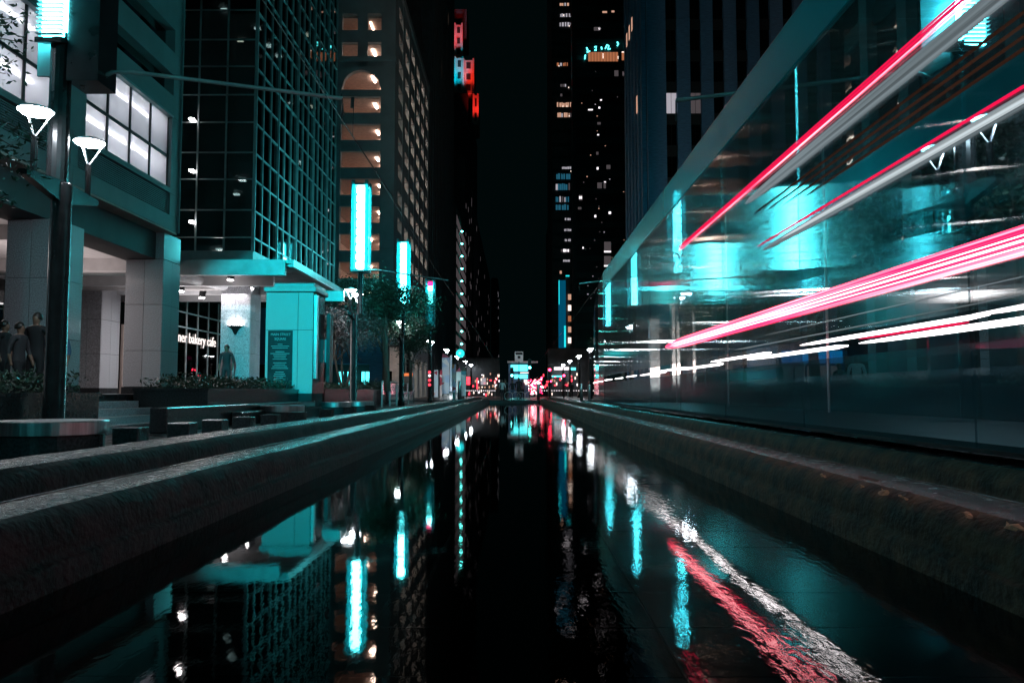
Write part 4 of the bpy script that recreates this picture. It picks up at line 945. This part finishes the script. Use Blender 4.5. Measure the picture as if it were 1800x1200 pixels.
# slim interior: poles, seats, ceiling rail
for k in range(6):
    y0 = -4+k*4.6; MB().tube([(3.85,y0,.6),(3.85,y0,4.1)], .016, 6).build('grab_pole', M['steel'], tm)
for k in range(4):
    y0 = 3.2+k*5.1
    s_ = bx('seat', M['g_skirt'], tm, 4.55, 5.0, y0, y0+.45, .95, 1.02); bx('seat_back', M['g_skirt'], s_, 4.55, 5.0, y0+.45, y0+.50, .95, 1.5)
npf = [(22.62,4.24),(24.2,4.12),(25.8,3.82),(27.2,3.35),(28.5,2.72),(29.6,1.95),(30.3,1.2),(30.5,.6)]
def nx(y): return .55*((y-22.6)/7.9)**2
for sd, nm in ((0,'near'),(1,'far')):
    q = MB(); top = [((TX0+nx(y)) if sd == 0 else (TX1-nx(y)), y, z) for y, z in npf]; bot = [(v[0], v[1], .56) for v in top]
    n = len(top)
    for i in range(n-1): q.add([top[i], top[i+1], bot[i+1], bot[i]], [(0,1,2,3)])
    q.build('cab_side_glass', M['g_tram'], tm)
q = MB()
for i in range(len(npf)-1):
    (y_, z_), (y2, z2) = npf[i], npf[i+1]; q.add([(TX0+nx(y_),y_,z_),(TX1-nx(y_),y_,z_),(TX1-nx(y2),y2,z2),(TX0+nx(y2),y2,z2)], [(0,1,2,3)])
q.build('windscreen', M['g_roof'], tm)
for y0 in (-3, 3.5, 12, 19):
    for x in (3.13, 4.56): 
        MB().tube([(x-.05,y0,.066+.23),(x+.05,y0,.066+.23)], .23, 18).build('wheel', M['steel_dk'], tm)

# ------------------------------------------------------------------ trees
def tree(x, y, z0, h, cr, label, leafm, n, seed, multi=1, lean=0, size=.07, name='street_tree', squash=.8, clumps=26):
    rr = random.Random(seed); t = thing(name, label, 'tree', (x,y,z0), 'street trees on both sides'); q = MB(); tips = []
    for s_ in range(multi):
        a = rr.uniform(0,6.28) if multi > 1 else 0; sp = .35 if multi > 1 else 0
        p0 = Vector((x+.1*math.cos(a), y+.1*math.sin(a), z0)); p1 = Vector((x+sp*1.5*math.cos(a)+lean*.4, y+sp*1.5*math.sin(a), z0+h*.42)); p2 = Vector((x+lean+rr.uniform(-.2,.2)+sp*2*math.cos(a), y+sp*2*math.sin(a), z0+h*.68))
        q.tube([p0, (p0+p1)/2+Vector((rr.uniform(-.06,.06),0,0)), p1, p2], .13/(multi**.5)*h/5, 8, .035)
        for k in range(9 if multi == 1 else 5):
            st = p1.lerp(p2, rr.random()) if k % 2 else p0.lerp(p1, rr.uniform(.6,1)); a = rr.uniform(0,6.28); L2 = cr*rr.uniform(.5,1)
            e = Vector((x+lean,y,z0+h*.66)) + Vector((L2*math.cos(a), L2*math.sin(a), rr.uniform(-.5,.7)*cr*squash)); m_ = st.lerp(e,.5)+Vector((0,0,.15*cr))
            q.tube([st, m_, e], .035*h/5, 6, .008); tips += [e, m_]
    q.build('trunk', M['bark'], t, True)
    cs = tips + [Vector((x+lean, y, z0+h*.68)) + Vector((rr.gauss(0,.45)*cr, rr.gauss(0,.45)*cr, rr.gauss(0,.42)*cr*squash)) for _ in range(clumps)]
    pts = []
    for _ in range(n):
        c = rr.choice(cs); s2 = cr*.2; pts.append(c + Vector((rr.gauss(0,s2), rr.gauss(0,s2), rr.gauss(0,s2*.7))))
    o = leaves_obj('crown', leafm, pts, size, seed+1); o.parent = t; o.location = -WORLD[t.name]; return t
tree(-7.9, 37, .9, 4.4, 1.35, 'small multi-stemmed tree with reddish lamp-lit leaves beside the plaza lamp', M['leafred'], 6500, 21, multi=3, size=.06)
tree(-8.0, 33.2, .9, 3.9, 1.2, 'small reddish tree squeezed between the monument pillar and the plaza lamp', M['leafred'], 4000, 22, multi=2, size=.06)
tree(-7.6, 46, .9, 7.2, 2.3, 'larger dark tree crown below the second cyan column', M['leaf2'], 16000, 23, size=.09)
tree(-6.9, 52, .9, 5.4, 1.6, 'dark tree just left of the pink-topped light column', M['leaf2'], 5000, 24, size=.09)
tree(-6.5, 40, .9, 7.0, 1.35, 'tree with teal-lit upper leaves between the two cyan columns', M['leaf2'], 9000, 29, size=.075)
tree(7.2, 29.5, .05, 8.6, 1.7, 'tree whose leaves cover the lower part of the cyan column seen through the tram', M['leaf2'], 1500, 25, size=.06, lean=-.5)
tree(8.2, 22, .9, 6.6, 2.0, 'broad tree behind the tram windows above the urn', M['leaf2'], 7000, 26, size=.08)
tree(9.2, 14.5, .9, 6.0, 1.7, 'tree beside the nearest lamps behind the tram', M['leaf2'], 6000, 27, size=.07)
tree(7.6, 56, .9, 5.5, 1.8, 'far small tree beyond the portal columns', M['leaf2'], 4000, 28, size=.09)
# near left tree whose sprays enter the frame
tn = thing('street_tree', 'near tree with thin leafy sprays entering beside the nearest lamp', 'tree', (-7.4, 6.6, .05), 'street trees on both sides')
q = MB(); q.tube([(-7.4,6.6,.05),(-7.3,6.7,2),(-7.35,6.9,4.5)], .11, 8, .06); sp = []
rr = random.Random(77)
for (px, py) in ((52,28),(40,75),(22,110),(12,45),(10,130),(62,240),(30,262),(20,280),(55,300),(8,350),(5,240)):
    e = P(px, py, Y=8.0+rr.uniform(-.5,.5)); s0 = Vector((-7.33, 6.8, rr.uniform(2.6,4.2))); m_ = s0.lerp(e,.55)+Vector((0,0,.25)); q.tube([s0, m_, e], .02, 5, .004); sp += [(m_.lerp(e,t_)) for t_ in (.5,.65,.8,.9,1)]
q.build('trunk', M['bark'], tn, True)
pts = [rr.choice(sp)+Vector((rr.gauss(0,.07), rr.gauss(0,.09), rr.gauss(0,.06))) for _ in range(900)] + [Vector((-7.4+rr.gauss(0,.7), 6.6+rr.gauss(0,.8), 5.2+rr.gauss(0,.6))) for _ in range(2500)]
o = leaves_obj('crown', M['leaf2'], pts, .035, 5); o.parent = tn; o.location = -WORLD[tn.name]

# ------------------------------------------------------------------ far street clutter
def signal(x, y, label, lamps, h=4.2):
    t = thing('traffic_signal', label, 'traffic signal', (x,y,.2), 'traffic signals at the crossing')
    MB().tube([(x,y,.2),(x,y,h+.6)], .07, 8).build('pole', M['post'], t); hd = bx('signal_housing', M['steel_dk'], t, x-.2, x+.2, y-.30, y-.08, h-.62, h+.52)
    for k in range(3):
        z = h+.33-k*.36; MB().tube([(x,y-.37,z),(x,y-.31,z)], .13, 12).build('signal_lens', M[{'r':'e_sred','g':'e_sgreen'}[lamps[k]]] if lamps[k] in 'rg' else M['dark'], hd)
    return t
def at(px, py, Y): return P(px, py, Y=Y)
for (px, py, Y, c, lb) in ((966,650,78,'r','traffic signal showing red, tallest of the red ones'),(991,660,84,'r','traffic signal showing red near the shop lights'),(952,664,110,'r','small distant red traffic signal nearest the string-lit tree'),
    (968,670,120,'r','lowest small red traffic signal'),(931,646,88,'g','traffic signal showing brilliant cyan green beside the kiosk sign'),(900,660,92,'g','traffic signal showing green behind the tram warning sign')):
    p = at(px, py, Y); lm = {'r':'r--','g':'--g'}[c]; signal(p.x, Y, lb, lm, p.z-.33 if c == 'r' else p.z+.39)
ks = thing('lit_kiosk', 'kiosk with two bright cyan menu boards across the crossing', 'kiosk', (.5, 100, .2))
a, b = at(898,641,100), at(927,652,100); bx('roof', M['white'], ks, at(892,0,100).x, at(944,0,100).x, 99.6, 102, a.z+.25, a.z+.45)
bx('menu_board', M['e_screen'], ks, a.x, b.x, 99.9, 99.99, b.z, a.z); a, b = at(904,658,100), at(927,665,100); bx('menu_board', M['e_screen'], ks, a.x, b.x, 99.9, 99.99, b.z, a.z)
bx('wall', M['bluestone'], ks, at(894,0,100).x, at(930,0,100).x, 100, 102, .2, at(900,640,100).z); bx('awning_light', M['e_warm2'], ks, at(914,0,100).x, at(928,0,100).x, 99.6, 99.7, at(900,656,100).z, at(900,655,100).z+.05)
a, b = at(921,667,100), at(927,676,100); bx('poster', M['e_warm2'], ks, a.x, b.x, 99.8, 99.89, b.z, a.z)
s1 = thing('warning_sign', 'white rectangular tram warning sign on a thin pole at the end of the pool', 'sign', (.3, 58, .2))
a, b = at(905,618,58), at(919.5,635,58); xm = (a.x+b.x)/2
MB().tube([(xm,58.05,.2),(xm,58.05,a.z)], .035, 8).build('pole', M['steel_dk'], s1); pn = bx('sign_panel', mat('reflective_sign', (.8,.68,.70), .5, var=.03), s1, a.x, b.x, 58-.03, 58, b.z, a.z)
bx('header_band', M['dark'], pn, a.x+.04, b.x-.04, 57.955, 57.969, a.z-.22, a.z-.05)
bx('tram_symbol', M['dark'], pn, xm-.10, xm+.10, 57.955, 57.969, a.z-.48, a.z-.30, b=.01); bx('tram_symbol', M['dark'], pn, xm-.07, xm-.03, 57.955, 57.969, a.z-.53, a.z-.485)
bx('tram_symbol', M['dark'], pn, xm+.03, xm+.07, 57.955, 57.969, a.z-.53, a.z-.485)
spot('sign_light', (.3, 55, 4.2), (xm, 58, 3.2), 60, (1,.85,.88), 40)
# string-lit tree
st = thing('string_lit_tree', 'small tree wrapped in glittering pink and white string lights at the crossing', 'tree', (2.6, 96, .2))
MB().tube([(2.6,96,.2),(2.6,96,1.8)], .08, 8).build('trunk', M['bark'], st)
for nm, mm, n, sd in (('light_string', emis('string_white', (1,.75,.78), 10), 60, 1), ('light_string', emis('string_red', (1,.02,.10), 6), 110, 2)):
    rr = random.Random(sd); q = MB()
    for _ in range(n):
        a = rr.uniform(0,6.28); r_ = rr.random()**.5*.85; x = 2.6+r_*math.cos(a)-.1; z = 1.5+rr.uniform(-.9,.9); s_ = .05; q.box(x-s_, x+s_, 96+r_*math.sin(a)-s_, 96+r_*math.sin(a)+s_, z-s_, z+s_)
    q.build(nm, mm, st)
o = leaves_obj('crown', M['leaf2'], [Vector((2.6+rr.gauss(0,.4),96+rr.gauss(0,.4),1.7+rr.gauss(0,.4))) for _ in range(500)], .08, 9); o.parent = st; o.location = -WORLD[st.name]
# shop fronts with awning lights beyond the crossing
def shopfront(label, x0, x1, y, h, items):
    t = thing('shopfront', label, 'shop', ((x0+x1)/2, y, .2)); bx('wall', M['concrete_dk'], t, x0, x1, y, y+3, .2, h); bx('roof', M['roof'], t, x0, x1, y, y+3, h+.01, h+.2)
    for (pa, pb, ya, yb, m) in items:
        a = at(pa, ya, y-.1); b = at(pb, yb, y-.1); ub('lit_window', M[m], t, a.x, b.x, y-.1, y-.04, b.z, a.z)
    return t
rn = random.Random(4)
it = [(974,1000,645,650,'e_coolb'),(1000,1012,646,650,'e_screen'),(966,988,660,662,'e_screen')]
for k in range(26):
    px = 950+rn.random()*75; py = rn.uniform(655,692); it.append((px, px+rn.uniform(1.5,4), py, py+rn.uniform(2,6), rn.choice(['e_shopred','e_shopred','e_warm2','e_coolb','e_warm'])))
shopfront('row of bright cyan and red lit shops beyond the crossing on the tram side', 5.2, 12, 124, 7.5, it)
it = [(820,829,662,676,'e_shopred'),(838,840,664,684,'e_shopred'),(845,854,664,676,'e_cool')]
for k in range(40):
    px = 822+rn.random()*55; py = rn.uniform(655,692); it.append((px, px+rn.uniform(1.2,3.5), py, py+rn.uniform(1.5,5), rn.choice(['e_shopred','e_warm2','e_warm2','e_warm','e_coolb'])))
shopfront('row of warm and red lit shops beyond the art panels', -9.5, -2.4, 124, 6, it)
for (x0, x1, y, lb) in ((-7.5,-2.2,88,'white dotted rope barrier across the road by the art panels'),(2.4,9,86,'bright beaded rope barrier across the road on the tram side')):
    t = thing('rope_barrier', lb, 'barrier', (x0,y,.2)); q = MB(); n = 26
    for k in range(n):
        x = x0+(x1-x0)*k/(n-1); q.box(x-.05, x+.05, y-.04, y+.04, .98, 1.05)
    q.build('light_bead', M['e_coolb'], t)
    for x in (x0, (x0+x1)/2, x1): MB().tube([(x,y,.2),(x,y,1.0)], .04, 8).build('post', M['steel'], t)
def boll(px, Y, lb, h=1.25, r_=.11, w=False):
    p = at(px, 690, Y); t = thing('bollard', lb, 'bollard', (p.x, Y, .2), 'steel bollards at the end of the pool')
    MB().lathe(p.x, Y, [(r_,.2),(r_,.2+h-.03),(r_*.8,.2+h)], 14).build('post_body', M['steel'], t, True); MB().lathe(p.x, Y, [(r_*1.3,.2),(r_*1.3,.23)], 14).build('base_ring', M['steel_dk'], t)
boll(1022, 56, 'steel bollard standing between the rail and the far lamps'); boll(946, 60, 'steel bollard beside the string-lit tree'); boll(808, 62, 'dark teal bollard before the art panels', 1.5, .15)
boll(966, 80, 'small steel bollard past the string-lit tree'); boll(1036, 63, 'slim steel bollard farther along the tram side')
# globe light
gl_ = thing('globe_lamp', 'large round cyan globe lamp glowing above the art panels', 'lamp', (-6.2, 86, .2)); p = at(809, 621, 86)
MB().tube([(p.x+.5,86,.2),(p.x+.5,86,p.z+.3),(p.x,86,p.z+.55)], .06, 8).build('pole', M['post'], gl_)
bpy_me = MB().lathe(p.x, 86, [(.03,p.z-.45)]+[(.45*math.sin(a),p.z-.45*math.cos(a)) for a in [k*math.pi/10 for k in range(1,10)]]+[(.03,p.z+.45)], 18).build('globe', emis('globe', (.02,.8,.85), 1.4), gl_, True)
MB().lathe(p.x, 85.4, [(.03,p.z-.14),(.12,p.z-.08),(.14,p.z),(.12,p.z+.08),(.03,p.z+.14)], 12).build('bulb', M['e_cyan2'], gl_)
# painted art panels
def art_mat(seed, base):
    m = bpy.data.materials.new('painted_panel'); m.use_nodes = True; nt = m.node_tree; N = nt.nodes; L = nt.links; b = N['Principled BSDF']; b.inputs['Roughness'].default_value = .5
    g = N.new('ShaderNodeNewGeometry'); ad = N.new('ShaderNodeVectorMath'); ad.inputs[1].default_value = (seed*3.1, seed, seed*1.7); L.new(g.outputs['Position'], ad.inputs[0])
    v = N.new('ShaderNodeTexVoronoi'); v.inputs['Scale'].default_value = 2.2; L.new(ad.outputs[0], v.inputs['Vector'])
    r = N.new('ShaderNodeValToRGB'); r.color_ramp.interpolation = 'CONSTANT'; e = r.color_ramp.elements
    e[0].position = 0; e[0].color = (*base,1); e[1].position = .55; e[1].color = (.6,.66,.75,1)
    for p_, c in ((.68,(.45,.04,.07)),(.74,(.8,.8,.82)),(.84,(.05,.3,.4)),(.89,(.7,.3,.15)),(.93,(.03,.03,.06))): q_ = e.new(p_); q_.color = (*c,1)
    L.new(v.outputs['Color'], r.inputs[0]); L.new(r.outputs[0], b.inputs['Base Color']); return m
for k, (pa, pb, ya, yb, Y, base, lb) in enumerate(((763,770,650,698,66,(.5,.65,.7),'narrow pale painted art panel nearest the red lights'),(773,777,650,697,67,(.8,.7,.7),'thin painted totem between two art panels'),
    (777,790,628,692,68,(.42,.55,.75),'tall pale blue painted art panel with dark patches'),(791,794.5,624,688,65,(.7,.72,.85),'slender white totem pole among the art panels'),
    (795,801,640,690,70,(.55,.55,.8),'lilac painted art panel behind the white totem'),(802,810,653,690,66,(.7,.85,.85),'white painted panel with red cap'),(810,819,652,696,69,(.5,.75,.8),'pale cyan painted panel with green cap beside the dark bollard'))):
    a = at(pa, ya, Y); b = at(pb, yb, Y); t = thing('art_panel', lb, 'art panel', ((a.x+b.x)/2, Y, .2))
    bx('panel', art_mat(k+1, base), t, a.x, b.x, Y, Y+.12, max(b.z,.3), a.z, b=.03); bx('plinth', M['granite_dk'], t, a.x-.05, b.x+.05, Y-.1, Y+.25, .2, max(b.z,.3)-.003)
    if k in (2,5,6): q = MB(); q.add([(a.x,Y-.02,a.z),(b.x,Y-.02,a.z),(a.x+(b.x-a.x)*(.1 if k==2 else .7),Y-.02,a.z+.35),(a.x,Y+.12,a.z),(b.x,Y+.12,a.z),(a.x+(b.x-a.x)*(.1 if k==2 else .7),Y+.12,a.z+.35)],[(0,1,2),(3,4,5),(0,1,4,3),(1,2,5,4),(2,0,3,5)]); q.build('finial', M['cloth_pk'] if k!=6 else M['leaf2'], t)
for k in range(3): spot('panel_spotlight', (-6.2+k*.9, 63.5, .4), (-5.9+k*.8, 68, 2.0), 60, (.92,.95,1), 60)
nr = thing('signal_post', 'slim post with stacked red and white lamps beside the pink-topped column', 'signal', (-6.4,61.5,.2))
p = at(755,655,61); MB().tube([(p.x,61,.2),(p.x,61,2.9)], .05, 8).build('pole', M['post'], nr)
for py, m in ((654,'e_shopred'),(660,'e_coolb'),(668,'e_shopred'),(676,'e_shopred')): q = at(755,py,60.9); MB().lathe(q.x, 60.9, [(.05,q.z-.1),(.12,q.z),(.05,q.z+.1)], 10).build('lamp', M[m], nr)

# bicycle
def bicycle(x, y, z, lb):
    t = thing('bicycle', lb, 'bicycle', (x,y,z), 'bicycles at the end of the pool')
    for cx in (-.5,.5):
        n = 18; MB().tube([(x+cx+.32*math.cos(a), y, z+.34+.32*math.sin(a)) for a in [k*2*math.pi/n for k in range(n+1)]], .018, 5).build('wheel', M['steel'], t)
    MB().tube([(x-.5,y,z+.34),(x-.2,y,z+.8),(x+.38,y,z+.85),(x+.02,y,z+.36),(x-.2,y,z+.8)], .02, 5).build('frame', M['steel_dk'], t)
    MB().tube([(x+.5,y,z+.34),(x+.36,y,z+1.0)], .018, 5).build('fork', M['steel_dk'], t); MB().tube([(x+.32,y-.25,z+1.02),(x+.32,y+.25,z+1.02)], .018, 5).build('handlebar', M['steel'], t); bx('saddle', M['rubber'], t, x-.34, x-.10, y-.06, y+.06, z+.86, z+.92, b=.02)
bicycle(at(905,700,61).x, 62.6, .22, 'bicycle lying under the seated group at the end of the pool'); bicycle(at(919,700,61).x, 63.1, .22, 'bicycle beside the seated group, nearer the string-lit tree')

# ------------------------------------------------------------------ people
def person(x, y, z, h, face, label, top, bot, sit=False, arms='down', hair=None, seed=0, walk=.0, group=None):
    """one skinned body; face = heading in degrees (0 looks towards +Y)"""
    t = thing('person', label, 'person', (x,y,z), group); k = h/1.75; rr = random.Random(seed)
    hip = .52 if sit else .93
    V = {'pel':(0,0,hip),'wai':(0,-.01,hip+.14),'che':(0,0,hip+.36),'sho':(0,0,hip+.50),'nec':(0,.01,hip+.57),'hed':(0,.02,hip+.68),'top':(0,.01,hip+.79)}
    E = [('pel','wai'),('wai','che'),('che','sho'),('sho','nec'),('nec','hed'),('hed','top')]; rad = dict(pel=(.15,.12),wai=(.135,.10),che=(.165,.115),sho=(.13,.09),nec=(.055,.055),hed=(.085,.10),top=(.06,.07))
    for s_, n in ((-1,'l'),(1,'r')):
        V['hp'+n] = (.09*s_,0,hip-.05)
        if sit: V['kn'+n] = (.12*s_,.42,hip-.02); V['an'+n] = (.12*s_,.40,hip-.44); V['to'+n] = (.13*s_,.56,hip-.49)
        else:
            f = walk*s_; V['kn'+n] = (.10*s_,f*.45+.03,.50); V['an'+n] = (.10*s_,f*.9-.02,.09); V['to'+n] = (.12*s_,f*.9+.13,.035)
        E += [('pel','hp'+n),('hp'+n,'kn'+n),('kn'+n,'an'+n),('an'+n,'to'+n)]; rad.update({'hp'+n:(.10,.10),'kn'+n:(.062,.062),'an'+n:(.042,.042),'to'+n:(.04,.03)})
        V['sl'+n] = (.19*s_,0,hip+.48); rad['sl'+n] = (.062,.062); E.append(('sho','sl'+n))
        if arms == 'up' and s_ > 0: V['el'+n] = (.30*s_,.12,hip+.38); V['wr'+n] = (.20*s_,.24,hip+.60); V['ha'+n] = (.15*s_,.22,hip+.70)
        elif arms == 'fwd' or sit: V['el'+n] = (.24*s_,.08,hip+.22); V['wr'+n] = (.14*s_,.30,hip+.20); V['ha'+n] = (.10*s_,.40,hip+.22)
        else: V['el'+n] = (.25*s_,-.02-walk*s_*.2,hip+.22); V['wr'+n] = (.24*s_,.06-walk*s_*.35,hip-.02); V['ha'+n] = (.23*s_,.09-walk*s_*.4,hip-.12)
        E += [('sl'+n,'el'+n),('el'+n,'wr'+n),('wr'+n,'ha'+n)]; rad.update({'el'+n:(.045,.045),'wr'+n:(.03,.03),'ha'+n:(.035,.022)})
    ks_ = list(V); me = bpy.data.meshes.new('body'); me.from_pydata([Vector(V[a])*k for a in ks_], [(ks_.index(a),ks_.index(b)) for a,b in E], [])
    o = bpy.data.objects.new('body', me); col.objects.link(o); sm = o.modifiers.new('s','SKIN'); su = o.modifiers.new('u','SUBSURF'); su.levels = su.render_levels = 2
    for i, a in enumerate(ks_): me.skin_vertices[0].data[i].radius = (rad[a][0]*k, rad[a][1]*k); me.skin_vertices[0].data[i].use_root = (a == 'pel')
    bpy.context.view_layer.update(); m2 = bpy.data.meshes.new_from_object(o.evaluated_get(bpy.context.evaluated_depsgraph_get())); bpy.data.objects.remove(o)
    b = bpy.data.objects.new('body', m2); col.objects.link(b); b.parent = t; m2.materials.clear()
    for mm in (top, bot, M['skin'], M['rubber']): m2.materials.append(mm)
    for p_ in m2.polygons:
        c = p_.center/k; p_.use_smooth = True
        if c.z > hip+.55: i = 2
        elif c.z > hip-.01 and not (sit and c.y > .16 and c.z < hip+.07): i = 2 if ((abs(c.x) > .2 and c.z < hip+.14 and not sit) or (c.y > .27 and c.z > hip+.1)) else 0
        elif abs(c.x) > .185 and not sit: i = 2
        elif c.z < (.07 if not sit else hip-.44): i = 3
        else: i = 1
        p_.material_index = i
    WORLD[b.name] = Vector()
    # hair cap and face pieces
    q = MB(); cz = hip+.715; prof = [(.10*math.sin(a), cz+.115*math.cos(a)) for a in [math.pi*.62, math.pi*.5, math.pi*.36, math.pi*.22, math.pi*.08]]
    q.lathe(0, -.012, [(r_*k, z_*k) for r_, z_ in prof], 14, .92, 1.05); q.v = [(a_, b_*1 if True else 0, c_ ) for a_, b_, c_ in q.v]
    hm = bpy.data.meshes.new('hair'); hm.from_pydata(q.v, [], q.f); hm.materials.append(hair or M['hair']); hm.polygons.foreach_set('use_smooth', [True]*len(hm.polygons))
    ho = bpy.data.objects.new('hair', hm); col.objects.link(ho); ho.parent = t
    t.rotation_euler.z = R(-face); return t
def stand(px, py, Y, z, face, label, top, bot, seed, **kw):
    p = P(px, py, Y=Y); person(p.x, Y, z, p.z-z, face, label, top, bot, seed=seed, **kw)
stand(66, 549, 14.6, .68, 178, 'broad-shouldered person in black in front of the near granite column', M['cloth_dk'], M['cloth_dk'], 3)
stand(36, 566, 14.3, .62, 95, 'person in grey t-shirt walking behind the nearest hedge', M['cloth_gy'], M['cloth_dk'], 2, walk=.2)
stand(9, 563, 14.9, .72, 90, 'person in a dark top at the picture edge behind the hedge', M['cloth_dk'], M['cloth_dk'], 1)
stand(101, 568, 14.9, .60, 170, 'person in dark blue half hidden by the nearest black pole', M['cloth_bl'], M['cloth_pk'], 4)
person(at(398,640,28.9).x, 28.9, .8, 1.78, 180, 'person in pale clothes standing against the sconce column', M['cloth_gy'], M['cloth_gy'], seed=5)
person(at(1475,660,22).x, 22, .62, 1.35, 170, 'person in dark clothes sitting behind the hedge seen through the tram', M['cloth_dk'], M['cloth_pk'], sit=True, seed=6)
person(at(1506,660,21.5).x, 21.5, .35, 1.5, 200, 'person in a pale blue shirt standing behind the hedge seen through the tram', M['cloth_wh'], M['cloth_dk'], seed=7)
person(at(882,690,60).x, 62.4, .22, 1.6, 170, 'pedestrian in a white top at the end of the pool', M['cloth_wh'], M['cloth_gy'], walk=.2, seed=8)
person(at(888,690,64).x, 64, .22, 1.65, 190, 'pedestrian in grey just behind the white-topped one', M['cloth_gy'], M['cloth_dk'], walk=-.2, seed=9)
person(at(901,690,63).x, 63.6, .22, 1.6, 180, 'dark-clothed person at the bicycles beneath the warning sign', M['cloth_dk'], M['cloth_bl'], seed=10)
person(at(912,690,63).x, 63.9, .22, 1.8, 180, 'tall dark-clothed person right of the warning sign pole', M['cloth_dk'], M['cloth_dk'], seed=11)
person(at(918,690,64).x, 64.4, .22, 1.7, 150, 'person in pink standing nearest the string-lit tree', M['cloth_pk'], M['cloth_dk'], seed=12)
person(at(1005,690,85).x, 85, .2, 1.7, 180, 'pedestrian silhouetted against the bright shops on the tram side', M['cloth_dk'], M['cloth_dk'], walk=.2, seed=13)
